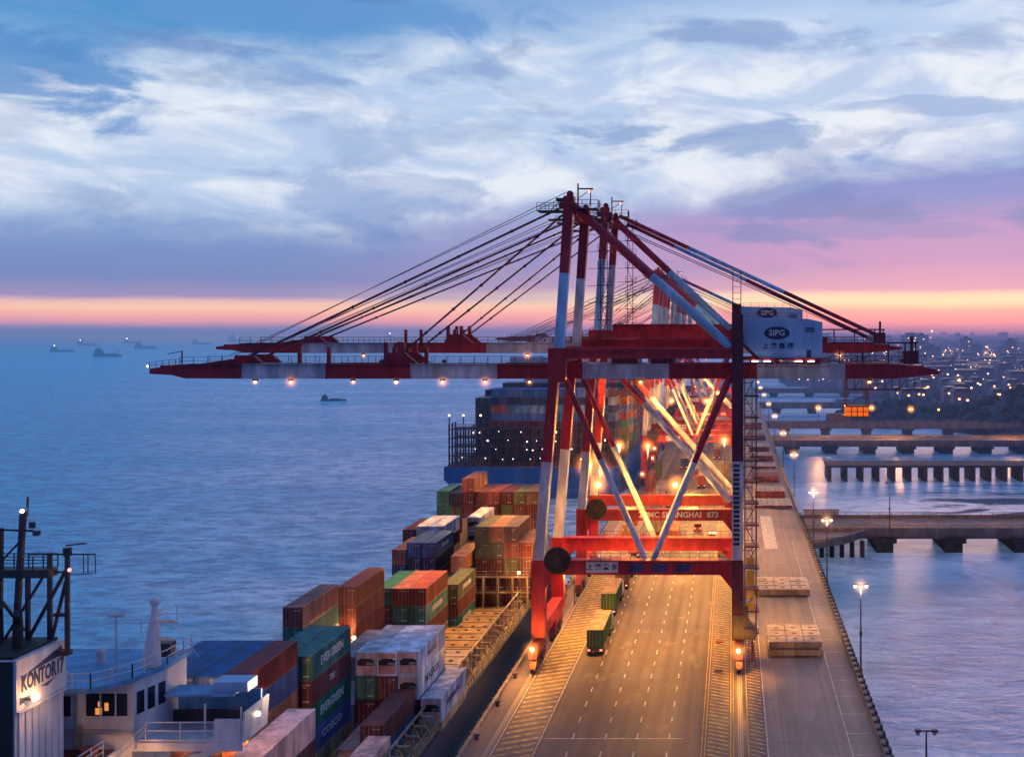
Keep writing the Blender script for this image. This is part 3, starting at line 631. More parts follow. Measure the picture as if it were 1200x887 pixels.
    mb = MB(); mb.box(hx1-2.4, hy0-0.04, hz0+0.05, hx1-1.7, hy0-0.003, hz0+1.2); mb.build('door', MT['logo'], house)
    mb = MB(); mb.box(hx0, hy0-0.03, hz0+5.35 if not two else hz0+2.6, hx1, hy0-0.003, hz0+5.4 if not two else hz0+2.66); mb.build('seam', MT['letter'], house)
    mb = MB()
    for q in range(1, 8): mb.box(hx0+0.3+q*1.45-0.02, hy0-0.02, hz0+(0.1 if q > 1 else 1.6), hx0+0.3+q*1.45+0.02, hy0-0.002, hz0+5.35)
    mb.build('panel_joint', MT['hatch'], house)
    mb = MB()
    for q in range(4): mb.box(hx1-2.6, hy0-0.06, hz0+3.9+q*0.2, hx1-1.2, hy0-0.003, hz0+4.0+q*0.2)
    mb.build('louvre', MT['logo'], house)
    mb = MB(); mb.railing((hx0+0.4, hy0+0.2, hz0+5.9), (hx1-2.3, hy0+0.2, hz0+5.8), 0.9, 1.4, 0.03); mb.build('roof_railing', MT['cable'], house)
    lz = hz0+(3.75 if not two else 4.85); lx_ = hx0+5.0
    lr = 1.95
    mb = MB(); pts = [(lx_+lr*math.cos(2*math.pi*i/32), lz+lr*0.5*math.sin(2*math.pi*i/32)) for i in range(32)]
    mb.prism(pts, 'y', hy0-0.05, hy0-0.003); lg = mb.build('logo', MT['logo'], house)
    text('SIPG', 1.25, (lx_, hy0-0.06, lz), '-y', MT['letter'], lg, bold=0.02)
    text('上 港 集 团', 0.98, (lx_+0.15, hy0-0.02, hz0+1.75), '-y', MT['logo'], house, bold=0.03)
    mb = MB()
    for x in (hx0+1.2, hx0+3.0, hx0+7.8, hx0+9.6): mb.box(x, hy0-0.6, hz0-0.55, x+1.0, hy0-0.4, hz0-0.4)
    mb.build('strip_lamp', GLOW['warm'], house)
    mb = MB(); mb.box(-18.5, Y+4.8, zb1+0.01, -14.5, Y+13.2, zb1+2.0); mb.box(-12.5, Y+5.2, zb1+0.01, -9, Y+12.8, zb1+1.3); mb.build('trolley_gear', MT['cable'], r)
    # tail girder walkways, portal hoist at the tail
    xe = xs[-1]
    mb = MB(); mb.beam((17.5, Y+4.2, zb0-1.6), (xe-3, Y+4.2, zb0-1.6), 0.22)
    for x in [17.5+1.15*k for k in range(10)]: mb.beam((x, Y+4.2, zb0-1.6), (x, Y+4.2, zb0), 0.12)
    for x in [18.5+2.3*k for k in range(4)]: mb.beam((x, Y+4.2, zb0-1.6), (x+1.1, Y+4.2, zb0-0.1), 0.1)
    mb.build('hanging_walkway', MT['cable'], r)
    mb = MB(); ztop = zb1+(3.2 if not two else 2.6)
    for x in (16.5, 20, 24, xe-5.0, xe-3.4): mb.beam((x, Y+5.6, zb1), (x, Y+5.6, ztop), 0.22)
    mb.beam((15, Y+5.6, ztop), (xe-3.0, Y+5.6, ztop), 0.26); mb.box(xe-5.3, Y+5, zb1, xe-3.0, Y+6.3, zb1+2.0); mb.beam((xe-4, Y+5.6, zb1), (xe-4.0, Y+5.6, zb1+4.2), 0.4); mb.railing((15, Y+4.2, zb1+0.1), (xe-2, Y+4.2, zb1+0.1), 1.1, 1.3, 0.035)
    mb.build('tail_hoist', MT['cable'], r)
    if not two:
        mb = MB(); cx0, cx1, cy = 17.6, 21.0, Y+6
        for x in (cx0, cx1):
            for y in (cy, cy+3): mb.beam((x, y, 38.4), (x, y, zb0), 0.16)
        mb.beam((cx0, cy, 40.5), (cx1, cy, 40.5), 0.14); mb.beam((cx0, cy, 38.6), (cx1, cy, 40.5), 0.1); mb.beam((cx1, cy, 40.5), (cx0, cy, 42.5), 0.1); mb.box(cx0-0.1, cy-0.1, 36.7, cx1+0.1, cy+3.1, 36.9); mb.box(cx0-0.1, cy-0.1, 38.3, cx1+0.1, cy+3.1, 38.5)
        cab = mb.build('operator_cab', MT['orange'], r)
        mb = MB(); mb.box(cx0, cy, 36.91, cx1, cy+3, 38.29); mb.build('lit_glazing', GLOW['cab'], cab)
        mb = MB()
        for x in (cx0+0.8, cx0+1.7, cx0+2.6): mb.box(x-0.06, cy-0.04, 36.9, x+0.06, cy-0.003, 38.3)
        mb.box(cx0, cy-0.05, 37.55, cx1, cy-0.003, 37.65); mb.build('mullion', MT['cable'], cab)
        # tip lamp post
        mb = MB(); mb.beam((tl+5.0, Y+5, zb1), (tl+5.0, Y+5, zb1+2.0), 0.16); mb.beam((tl+5.0, Y+5, zb1+1.9), (tl+2.8, Y+5, zb1+1.5), 0.1); mb.railing((tl, Y+5, zb1-0.7), (tl+5, Y+5, zb1-0.1), 0.9, 1.0, 0.035); mb.build('tip_post', MT['cable'], r)
        mb = MB(); mb.ball((tl-0.3, Y+5, zb1-0.4), 0.15); mb.build('warning_light', GLOW['sodium'], r)
    # cable drum
    dy = Y-1.6
    mb = MB(); mb.tube((XS+2.9, dy, zp1+0.1), (XS+2.9, dy+0.12, zp1+0.1), 1.95, 24); mb.tube((XS+2.9, dy+0.12, zp1+0.1), (XS+2.9, dy+0.6, zp1+0.1), 1.2, 20); mb.tube((XS+2.9, dy+0.6, zp1+0.1), (XS+2.9, dy+0.72, zp1+0.1), 1.95, 24)
    dr = mb.build('cable_drum', MT['black'], r)
    mb = MB()
    for k in range(12):
        a = 2*math.pi*k/12; mb.beam((XS+2.9+0.4*math.cos(a), dy-0.05, zp1+0.1+0.4*math.sin(a)), (XS+2.9+1.85*math.cos(a), dy-0.05, zp1+0.1+1.85*math.sin(a)), 0.07)
    mb.tube((XS+2.9, dy-0.1, zp1+0.1), (XS+2.9, dy, zp1+0.1), 0.4, 14); mb.build('spokes', MT['dark'], dr)
    # floodlights under the boom
    if full:
        fl = [-73, -67.5, -58, -51.4, -44.3, -37.8, -31] if not two else [-72, -63, -40]
        for x in fl + [-14, 21]:
            mb = MB(); mb.box(x-0.35, Y+4.5, zb0-0.35, x+0.35, Y+5.1, zb0-0.02); h = mb.build('floodlight', MT['dark'], r)
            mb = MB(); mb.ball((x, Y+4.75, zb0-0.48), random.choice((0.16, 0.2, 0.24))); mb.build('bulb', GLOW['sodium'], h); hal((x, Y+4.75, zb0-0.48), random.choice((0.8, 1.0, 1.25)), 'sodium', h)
        if not two:
            for x in (-56, -46): 
                mb = MB(); mb.box(x-0.3, Y+12, zb1, x+0.3, Y+12.5, zb1+0.4); h = mb.build('deck_lamp', MT['dark'], r)
    # bogies
    for xb in (XS-0.3, XL+0.2):
        for yy in (Y-2.2, Y+D-3.4):
            mb = MB(); mb.prism([(yy-1.8, 2.4), (yy+7.4, 2.4), (yy+5.2, 4.28), (yy+0.4, 4.28)], 'x', xb-0.55, xb+0.55); bg = fixn(mb.build('bogie', MT['red'], r))
            mb = MB()
            for k in range(2): mb.prism([(yy-1.9+4.9*k, 1.0), (yy+2.2+4.9*k, 1.0), (yy+1.4+4.9*k, 2.38), (yy-1.1+4.9*k, 2.38)], 'x', xb-0.5, xb+0.5)
            fixn(mb.build('bogie_frame', MT['cable'], bg))
            for k in range(4):
                wy = yy-1.2+2.4*k; mb = MB(); mb.tube((xb-0.32, wy, 0.62), (xb+0.32, wy, 0.62), 0.5, 12); mb.build('wheel', MT['dark'], bg)
    if not two:
        # sign panels on the near portal beam
        mb = MB(); mb.box(-21.6, Y-0.86, zp0+0.35, -16.9, Y-0.803, zp1-0.25); sg = mb.build('name_board', MT['letter'], r)
        text('上 港 盛 东', 0.95, (-19.25, Y-0.9, (zp0+zp1)/2+0.05), '-y', MT['sign_blue'], sg, bold=0.03)
        for x in (-15.4, -11.9, -8.4):
            mb = MB(); mb.prism([(x-0.2, zp0+0.4), (x+2.0, zp0+0.4), (x+2.5, zp1-0.5), (x+0.2, zp1-0.5)], 'y', Y-0.85, Y-0.803); mb.build('blue_board', MT['sign_blue'], r)
        # landside stair tower
        mb = MB(); tx0, tx1, ty = 1.9, 3.6, Y+0.2
        for x in (tx0, tx1):
            for y in (ty, ty+2.2): mb.beam((x, y, 4.6), (x, y, 43.0), 0.13)
        z = 5.0; k = 0
        while z < 42:
            mb.box(tx0-0.15, ty-0.2, z, tx1+0.4, ty+2.3, z+0.2); mb.railing((tx0, ty, z+0.1), (tx1, ty, z+0.1), 1.0, 0.85, 0.03)
            mb.beam((tx0 if k % 2 else tx1, ty+0.5, z), (tx1 if k % 2 else tx0, ty+0.5, z+3.2), 0.1, 0.5); z += 3.2; k += 1
        mb.build('stair_tower', MT['cable'], r)
        mb = MB()
        for z in (8.5, 10.4, 15.3, 12.2): mb.box(tx0+0.2, ty-0.25, z, tx1-0.3, ty-0.12, z+(1.1 if z != 12.2 else 2.3))
        mb.build('warning_panel', MT['yellow'], r)
        mb = MB(); mb.box(XL+0.86, Y-0.9, 4.4, XL+2.7, Y+2.4, 6.0); mb.box(XL+0.86, Y-0.5, 6.0, XL+1.6, Y+1.4, 9.2); mb.box(XL+0.2, Y-1.5, 9.2, XL+0.8, Y-0.86, 10.0); mb.box(XL-0.6, Y-1.1, 5.0, XL+0.6, Y-0.86, 8); mb.build('electrical_cabinet', MT['dark'], r)
        mb = MB(); mb.tube((XL+2.2, Y+1.0, 0.6), (XL+2.2, Y+1.0, 4.4), 0.14, 8); mb.beam((XL+2.7, Y-0.5, 0.3), (XL+2.2, Y-0.5, 4.4), 0.15); mb.beam((XL+1.7, Y-0.5, 0.3), (XL+1.6, Y-0.5, 4.4), 0.15); 
        for k in range(8): mb.beam((XL+1.7, Y-0.5, 0.6+0.45*k), (XL+2.6, Y-0.5, 0.6+0.45*k), 0.06)
        mb.build('foot_ladder', MT['cable'], r)
        # aerial frame over the landside leg
        mb = MB(); 
        for x in (XL-0.7, XL+0.5): mb.beam((x, Y, zb1+7.5), (x, Y, zb1+14), 0.12)
        for k in range(7): mb.beam((XL-0.7, Y, zb1+8+0.9*k), (XL+0.5, Y, zb1+8+0.9*k), 0.06)
        mb.build('aerial_frame', MT['cable'], r)
        # base lamps
        for (lx2, ly2, lz2) in ((XS-0.3, Y-4.3, 3.9), (XL+0.1, Y-4.3, 3.7), (XS+1.5, Y+D+8, 9.0)):
            mb = MB(); mb.beam((lx2, ly2+0.2, 2.8), (lx2, ly2+0.2, lz2-0.15), 0.12); mb.box(lx2-0.3, ly2+0.1, lz2-0.3, lx2+0.3, ly2+0.5, lz2+0.3); mb.beam((lx2, ly2+0.3, 3.0), (lx2, ly2+2.5, 3.0), 0.15)
            h = mb.build('base_lamp', MT['dark'], r)
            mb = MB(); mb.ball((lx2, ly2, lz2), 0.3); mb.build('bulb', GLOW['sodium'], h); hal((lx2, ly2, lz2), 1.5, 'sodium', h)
    else:
        text('ZPMC', 1.5, (-15.8, Y-0.86, (zp0+zp1)/2), '-y', MT['letter'], r, bold=0.04); text('SHANGHAI', 1.5, (-9.6, Y-0.86, (zp0+zp1)/2), '-y', MT['letter'], r, bold=0.04); text('873', 1.5, (-3.7, Y-0.86, (zp0+zp1)/2), '-y', MT['letter'], r, bold=0.04)
        mb = MB()
        for k in range(9): mb.box(2.0, Y+0.2, 8+4*k, 3.8, Y+2.4, 8.12+4*k)
        for x in (2.0, 3.8): mb.beam((x, Y+0.3, 5), (x, Y+0.3, 43), 0.14)
        mb.build('stair_tower', MT['cable'], r)
    if two:
        for x in (-10.9, -25.6):
            mb = MB(); mb.beam((x, Y+1, zp1), (x, Y+1, 20.2), 0.16); mb.box(x-0.35, Y+0.9, 20.1, x+0.35, Y+1.5, 20.8); h = mb.build('portal_lamp', MT['dark'], r)
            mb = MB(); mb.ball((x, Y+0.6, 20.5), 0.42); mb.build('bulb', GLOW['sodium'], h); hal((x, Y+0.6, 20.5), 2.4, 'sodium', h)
    return r
c1 = crane(165.0, 'nearest red and white quay crane, lower boom reaching far out over the sea')
c2 = crane(212.0, 'second quay crane, taller, its boom showing just above the nearest one', two=True)
c3 = crane(362.0, 'third quay crane, mast rising behind the second crane', full=False)
tag(copy_tree(c2, None, (0, 256, 0)), 'fourth quay crane along the berth, tall, red beacon on its mast')
for dy, lb in ((45, 'quay crane standing between the third and fourth, partly hidden'), (150, 'sixth quay crane along the berth, small and hazy'), (205, 'seventh quay crane, very small in the haze'), (290, 'eighth quay crane, tiny in the haze'), (430, 'farthest quay crane, faint in the haze')):
    tag(copy_tree(c3, None, (0, dy, 0)), lb)

# ---------------------------------------------------------------- containers
CME = {}
def cmesh(part, col, H, L=12.19):
    key = (part, col, H, L)
    if key in CME: return CME[key]
    W = 2.44; mb = MB()
    if part == 'body':
        p = 0.12
        # corner posts and rails
        for x in (0, W-p):
            for y in (0, L-p): mb.box(x, y, 0, x+p, y+p, H)
        for x in (0, W-p):
            mb.box(x, p, 0, x+p, L-p, 0.16); mb.box(x, p, H-0.1, x+p, L-p, H)
        mb.box(p, 0, 0, W-p, p, 0.16); mb.box(p, 0, H-0.12, W-p, p, H); mb.box(p, L-p, 0, W-p, L, 0.16); mb.box(p, L-p, H-0.12, W-p, L, H)
        mb.box(p, 0.045, 0.16, W-p, 0.1, H-0.12); mb.box(p, L-0.1, 0.16, W-p, L-0.045, H-0.12)
        # corrugated sides and roof
        n = 34; st = (L-2*p)/n
        for sx, s in ((0.012, 1), (W-0.012, -1)):
            vs = []; 
            for i in range(n):
                y = p+i*st
                for (t, d) in ((0, 0), (0.3, 0), (0.5, 0.06), (0.8, 0.06)): vs.append((sx+s*d, y+t*st))
            vs.append((sx, L-p)); k = len(vs)
            mb.add([(a, b, 0.16) for a, b in vs]+[(a, b, H-0.1) for a, b in vs], [((i, i+1, k+i+1, k+i) if s < 0 else (i+1, i, k+i, k+i+1)) for i in range(k-1)])
        vs = []
        for i in range(n):
            y = p+i*st
            for (t, d) in ((0, 0), (0.35, 0), (0.5, 0.03), (0.85, 0.03)): vs.append((y+t*st, H-0.012-d))
        vs.append((L-p, H-0.012)); k = len(vs)
        mb.add([(p, a, b) for a, b in vs]+[(W-p, a, b) for a, b in vs], [(i, k+i, k+i+1, i+1) for i in range(k-1)])
        mat = CM[col]
    elif part == 'door':
        mb.box(0.14, 0.012, 0.2, 1.2, 0.044, H-0.15); mb.box(1.24, 0.012, 0.2, 2.3, 0.044, H-0.15)
        for z in (0.7, 1.3, 1.9): mb.box(0.2, 0.004, z, 1.15, 0.011, z+0.05); mb.box(1.3, 0.004, z, 2.25, 0.011, z+0.05)
        mat = CM[col]
    elif part == 'bars':
        for x in (0.45, 0.95, 1.5, 2.0): mb.box(x-0.03, -0.04, 0.2, x+0.03, 0.0, H-0.15)
        for x in (0.45, 0.95, 1.5, 2.0): mb.box(x-0.16, -0.05, 1.0, x+0.12, -0.042, 1.08)
        mat = CM['bar']
    elif part == 'reefer':
        mb.box(0.22, -0.02, H-1.6, 2.2, 0.03, H-0.95); mb.box(0.5, -0.02, H-0.95, 1.9, 0.03, H-0.78); mat = MT['black']
    elif part == 'panel':
        mb.box(0.2, 0.0, H-0.72, 2.24, 0.03, H-0.2); mb.box(0.2, 0.0, 0.25, 2.24, 0.03, H-1.62); mat = CM['pink']  # warm lamp light painted as pink onto the white reefer's end
    elif part == 'fan':
        mb.box(1.3, -0.035, H-1.5, 2.15, -0.022, H-1.22); mat = CM['grey']
    elif part == 'placard':
        mb.box(1.45, -0.055, 0.45, 1.75, -0.05, 0.6); mb.box(1.85, -0.055, 0.45, 2.12, -0.05, 0.6); mb.box(1.5, -0.055, H-0.75, 1.75, -0.05, H-0.65); mat = MT['letter']
    me = mb.build('m', mat, off=(0,0,0)); d = me.data; bpy.data.objects.remove(me); d.name = 'container_' + part
    CME[key] = d; return d
def child(name, me, parent):
    o = bpy.data.objects.new(name, me); COL.objects.link(o); o.parent = parent; return o
NAMES = {'red': 'red', 'maroon': 'maroon', 'orange': 'orange', 'blue': 'blue', 'navy': 'dark navy', 'green': 'green', 'olive': 'olive green', 'white': 'white', 'grey': 'grey', 'pink': 'pale pink', 'brown': 'brown', 'purple': 'dark purple', 'tan': 'tan', 'lightblue': 'light blue'}
def container(x, y, z, col, H=2.6, L=12.19, label='', reefer=False, brand=None, simple=False, group=None, text_on=None):
    r = root('shipping_container', (x, y, z), label, 'container', group)
    child('body', cmesh('body', col, H, L), r)
    if simple: return r
    if reefer:
        child('refrigeration_unit', cmesh('reefer', col, H, L), r); child('end_panel', cmesh('panel', col, H, L), r); child('fan_cover', cmesh('fan', col, H, L), r)
    else:
        d = child('door', cmesh('door', col, H, L), r); child('locking_bars', cmesh('bars', col, H, L), d)
        if y < 200: text('%s%s %d' % (random.choice(('TC','MS','EG','HL')), random.choice(('KU','LU','HU')), random.randint(100000, 999999)), 0.26, (x+1.78, y-0.056, z+H-0.42), '-y', MT['letter'], d, name='id_marking', ext=0.002, sx=0.6)
        if random.random() < 0.6: child('placard', cmesh('placard', col, H, L), d)
    if brand:
        b, mt, sz, sx = brand
        text(b, sz, (x+2.45, y+L*0.5, z+H*0.52), '+x', mt, r, bold=0.02, sx=sx)
    return r
EV = ('EVERGREEN', MT['letter'], 1.35, 1.0)
def stack(x, y, ztop, cols, where, col_no, H=2.6, reef=(), brands={}, simple=False, H_=None, L=12.19):
    """cols from the top down"""
    z = ztop
    for i, c in enumerate(cols):
        z -= H; n = NAMES[c]; tier = 'top tier' if i == 0 else WORDS[i] + ' tier down'
        kind = 'refrigerated container' if i in reef else 'container'
        lb = f'{n} {kind}, {tier}, {col_no}, {where}'
        container(x, y, z+0.015, c, H-0.03, L, lb, reefer=i in reef, brand=brands.get(i), simple=simple, group='containers on the near ship')
    return z
FLOORS = []
def bay(y, xs, tops, colours, where, H=2.6, L=12.19, reef={}, brands={}, simple=False):
    n = len(xs)
    for k, (x, t, cs) in enumerate(zip(xs, tops, colours)):
        no = 'single column' if n == 1 else ('leftmost column' if k == 0 else 'rightmost column' if k == n-1 else WORDS[k] + ' column from left')
        zb = stack(x, y, t, cs, where, no, H, reef.get(k, ()), brands.get(k, {}), simple, L=L)
        FLOORS.append((x, y, zb, L))
P = 2.52
# y 87: pink one beside the bridge wing
bay(87, [-39.7], [16.3], [['pink', 'maroon', 'blue']], 'beside the bridge wing')
bay(107.5, [-39.3, -36.8-2.9*0], [6.4, 3.6], [['pink'], ['grey']], 'low at picture bottom')
bay(107.5, [-41.9], [4.9], [['orange']], 'low beside the pale pink box')
# y 106: blue roofs and the red one behind the bridge
bay(106, [-56.4, -53.85, -51.3, -48.75], [17.1]*4, [['blue', 'orange', 'red'], ['blue', 'red', 'orange'], ['blue', 'orange', 'brown'], ['red', 'blue', 'orange', 'maroon']], 'behind ship bridge',
    brands={3: {}})
# y 120: green ones
bay(120, [-50.45, -47.9], [14.9]*2, [['green', 'green'], ['green', 'maroon', 'green', 'blue']], 'behind the red container', H=2.75,
    brands={1: {0: EV, 2: EV, 1: ('TEX', MT['letter'], 0.9, 1), 3: ('COSCO', MT['letter'], 1.1, 1.6)}})
bay(120, [-42.8, -40.25], [2.9+1.9, 7.4], [['grey'], ['maroon', 'blue']], 'low before the white reefers')
# y 133.5: red, white reefers
bay(134, [-54.3], [16.7], [['red', 'green']], 'seaward edge, near ship')
bay(132.5, [-47.6, -45.0, -42.45, -39.9, -37.2], [11.7-0.6, 11.7, 11.7, 11.75, 6.2], [['grey', 'white', 'grey'], ['white', 'green', 'maroon'], ['white', 'maroon', 'maroon'], ['white', 'white', 'maroon'], ['white']], 'white reefer block', H=2.87,
    reef={1: (0,), 2: (0,), 3: (0, 1), 4: (0,)}, brands={3: {0: ('MAERSK', MT['sign_blue'], 1.0, 1.2), 1: ('MAERSK', MT['sign_blue'], 1.3, 1.4)}, 4: {0: ('HAMBURG', MT['sign_blue'], 1.1, 1.3)}})
# y 147.5
bay(147.5, [-52.5], [16.0], [['maroon', 'maroon', 'maroon', 'maroon']], 'tower left of orange roofs')
# y 160
bay(161, [-51.9, -49.38, -46.86], [12.7]*3, [['green', 'maroon', 'grey'], ['red', 'green', 'maroon'], ['red', 'green', 'maroon']], 'behind the white reefers', brands={2: {1: ('EVERGREEN', MT['letter'], 1.1, 1)}})
bay(174.5, [-45.6], [10.2], [['olive', 'maroon', 'green']], 'step right of the orange roofs', brands={0: {0: ('EVERGREEN', MT['letter'], 1.0, 1), 2: ('EVERGREEN', MT['letter'], 1.0, 1)}})
bay(188, [-47.7], [11.9], [['orange', 'blue', 'maroon', 'maroon']], 'against the wall of containers') 
# y 190
bay(192, [-58.9, -56.3, -53.7], [12.2, 13.4, 13.4], [['red', 'navy', 'maroon'], ['blue', 'navy', 'maroon'], ['blue', 'navy', 'maroon']], 'blue group', brands={2: {0: ('CMA CGM', MT['letter'], 1.0, 1)}})
bay(193, [-44.8, -42.28, -39.76, -37.24], [16.0, 16.0, 16.0, 13.25], [['olive', 'olive', 'maroon', 'brown', 'maroon'], ['orange', 'olive', 'maroon', 'maroon', 'brown'], ['purple', 'red', 'olive', 'maroon', 'maroon'], ['red', 'maroon', 'maroon', 'brown']], 'tall wall by quay', H=2.76)
# y 206
bay(206, [-61.2, -58.6, -56.0], [13.2, 13.8, 13.8], [['maroon', 'maroon'], ['white', 'maroon'], ['white', 'maroon']], 'behind the blue group')
bay(207.5, [-49.6], [15.2], [['white', 'white', 'white', 'white']], 'white slim tower', reef={0: (0, 1, 2, 3)})
# y 226
bay(226, [-60.2, -57.6, -55.0, -52.4, -49.8, -47.2, -44.6, -42.0], [17.4, 17.0, 20.0, 17.3, 17.3, 17.3, 17.3, 17.3],
    [['green', 'green', 'navy'], ['navy', 'olive', 'maroon'], ['red', 'maroon', 'maroon'], ['maroon', 'brown', 'maroon'], ['red', 'maroon', 'brown'], ['maroon', 'olive', 'maroon'], ['olive', 'maroon', 'maroon'], ['brown', 'maroon', 'maroon']], 'farthest row', H=2.7)

# ---------------------------------------------------------------- near ship
def near_ship():
    r = root('container_ship', (-47.5, 150, -5.5), 'feeder container ship loaded with stacked boxes beside the quay', 'ship')
    D = 2.2; XL_, XR = -60.5, -34.9
    mb = MB()
    secs = [(62, XL_+3, XR-3, D), (72, XL_, XR, D), (228, XL_, XR, D), (246, XL_+4, XR-5, D+1.5), (260, -49.5, -45.5, D+4)]
    vs = []
    for (y, a, b_, z) in secs: vs += [(a+1.2, y, -8), (a, y, -3), (a, y, z), (b_, y, z), (b_, y, -3), (b_-1.2, y, -8)]
    fs = []
    for i in range(len(secs)-1):
        for j in range(6): fs.append((i*6+j, i*6+(j+1) % 6, (i+1)*6+(j+1) % 6, (i+1)*6+j))
    fs += [tuple(range(5, -1, -1)), tuple(range((len(secs)-1)*6, len(secs)*6))]
    mb.add(vs, fs); fixn(mb.build('hull', MT['navy'], r))
    mb = MB(); mb.box(XL_+0.3, 72, D+0.004, XR-0.3, 228, D+0.05); mb.build('deck', MT['decktan'], r)
    # coamings carrying the stacks
    for (x, y, z, L) in FLOORS:
        if z > D+0.1: mb = MB(); mb.box(x+0.02, y+0.02, D+0.051, x+2.5, y+L-0.02, z-0.0); mb.build('container_pedestal', MT['coaming'], r)
    # open hatch area beside the wall of containers
    for i, (y0, y1, z, x0, x1) in enumerate(((147, 158.6, 4.6, -45.6, -37.3), (160.2, 171.6, 4.2, -43.8, -37.3), (172.6, 185, 3.6, -43.8, -37.3))):
        mb = MB(); mb.box(x0, y0, D+0.051, x1, y1, z-0.5); mb.box(x0-0.25, y0-0.2, z-0.5, x1+0.25, y1+0.2, z)
        h = mb.build('hatch_cover', MT['hatch' if i == 0 else 'decktan'], r)
        mb = MB()
        for k in range(4):
            for j in range(3): mb.box(x0+0.9+k*1.9, y0+1.6+j*4.0, z+0.001, x0+1.4+k*1.9, y0+2.1+j*4.0, z+0.12)
        for j in range(4): mb.box(x0-0.2, y0+0.5+j*3.6, z+0.001, x1+0.2, y0+0.62+j*3.6, z+0.07)
        mb.box(x0, y0-0.25, D+0.6, x1, y0-0.203, D+1.0); mb.build('pad', MT['dark'], h)
    # starboard side deck: posts, rails, pipes
    mb = MB()
    y = 96
    while y < 240:
        mb = MB(); mb.box(XR-1.9, y, D+0.05, XR-1.6, y+0.4, D+3.0); mb.box(XR-2.3, y, D+2.4, XR-0.3, y+0.35, D+2.6); mb.beam((XR-0.35, y+0.15, D+0.05), (XR-1.6, y+0.15, D+2.4), 0.14); mb.build('lashing_post', MT['coaming'], r); y += 3.1
    mb = MB(); mb.railing((XR-0.2, 74, D), (XR-0.2, 228, D), 1.15, 1.6, 0.04); mb.railing((XL_+0.2, 74, D), (XL_+0.2, 228, D), 1.15, 2.2, 0.04)
    mb.beam((XR-1.75, 96, D+3.05), (XR-1.75, 228, D+3.05), 0.2); mb.beam((XR-1.2, 96, D+0.4), (XR-1.2, 228, D+0.4), 0.25)
    mb.build('railing', MT['coaming'], r)
    # lashing bridge in front of the wall of containers
    mb = MB()
    for z in (D+2.6, D+5.3): mb.box(-46, 191.2, z, -35.2, 192.2, z+0.15); mb.railing((-46, 191.2, z+0.15), (-35.2, 191.2, z+0.15), 1.0, 1.6, 0.035)
    for x in (-45.8, -43, -40.5, -38, -35.4): mb.box(x-0.15, 191.3, D, x+0.15, 192.1, D+5.4)
    mb.build('lashing_bridge', MT['coaming'], r)
    # deck lamps
    for (x, y, z) in ((-36.6, 190.6, 8.6), (-54.9, 146.2, 9.0), (-49.9, 146.6, 9.6), (-51.0, 174, 9.5)):
        mb = MB(); mb.beam((x, y, D), (x, y, z-0.2), 0.14); mb.box(x-0.25, y-0.1, z-0.25, x+0.25, y+0.25, z+0.25); h = mb.build('deck_lamp', MT['dark'], r)
        mb = MB(); mb.ball((x, y-0.3, z), 0.25); mb.build('bulb', GLOW['sodium'], h); light('deck_lamp_light', (x, y-0.8, z), 1800, r=0.3)
    # ---------- superstructure
    mb = MB(); mb.box(-58, 70, D+0.06, -46.5, 91, 18.3); mb.box(-46.5, 84.3, 15.0, -45.6, 90, 18.6); acc = mb.build('accommodation_block', MT['shipwhite'], r)
    mb = MB(); mb.box(-57.9, 70.1, 18.302, -46.6, 84, 18.36); mb.build('red_deck', MT['deckred'], acc)
    for i in range(3):
        mb = MB(); mb.box(-46.5, 75+i*3.4, 15.6, -46.45, 76.4+i*3.4, 16.8); mb.build('window', GLOW['window'] if i == 1 else MT['glass'], acc)
    mb = MB(); mb.railing((-57.5, 70.3, 18.36), (-46.8, 70.3, 18.36), 1.2, 1.5, 0.04, 3); mb.railing((-46.8, 70.3, 18.36), (-46.8, 82.5, 18.36), 1.2, 1.5, 0.04, 3); mb.build('railing', MT['shipwhite'], acc)
    # funnel
    fx, fy0, fy1 = -48.4, 74.8, 80.3
    mb = MB(); mb.box(-55.5, fy0+0.05, 18.4, fx, fy1, 24.3); mb.box(-55.6, fy0+0.02, 24.3, fx+0.12, fy1+0.1, 27.75)
    fn = mb.build('funnel', MT['shipwhite'], r)
    mb = MB(); mb.box(-55.6, fy0-0.05, 18.4, fx-0.1, fy0+0.0, 27.7); mb.box(-55.3, fy0+0.3, 27.751, fx-0.3, fy1-0.2, 27.95); mb.build('sooty_casing', MT['black'], fn)
    mb = MB()
    for k in range(7): mb.box(fx+0.001, fy0+0.35+k*0.75, 18.6, fx+0.1, fy0+0.47+k*0.75, 24.0)
    mb.box(fx+0.001, fy0+0.1, 24.12, fx+0.3, fy1, 24.26); mb.build('stiffener', MT['shipwhite'], fn)
    X = fx+0.13; mb = MB(); mb.add([(X, fy0+0.9, 26.55), (X, fy1-0.4, 27.45), (X, fy1-0.4, 26.75)], [(0,1,2)]); mb.build('funnel_mark', MT['logo'], fn)
    mb = MB(); mb.add([(X, fy0+2.6, 25.25), (X, fy1-1.0, 25.42), (X, fy0+3.4, 25.05)], [(0,1,2)]); mb.add([(X, fy0+0.35, 24.62), (X, fy0+1.5, 24.95), (X, fy0+0.35, 25.15)], [(0,1,2)]); mb.build('funnel_mark', MT['logo'], fn)
    text('KONTOR17', 1.5, (X+0.02, (fy0+fy1)/2+0.15, 25.98), '+x', MT['logo'], fn, sx=0.60, bold=0.045)
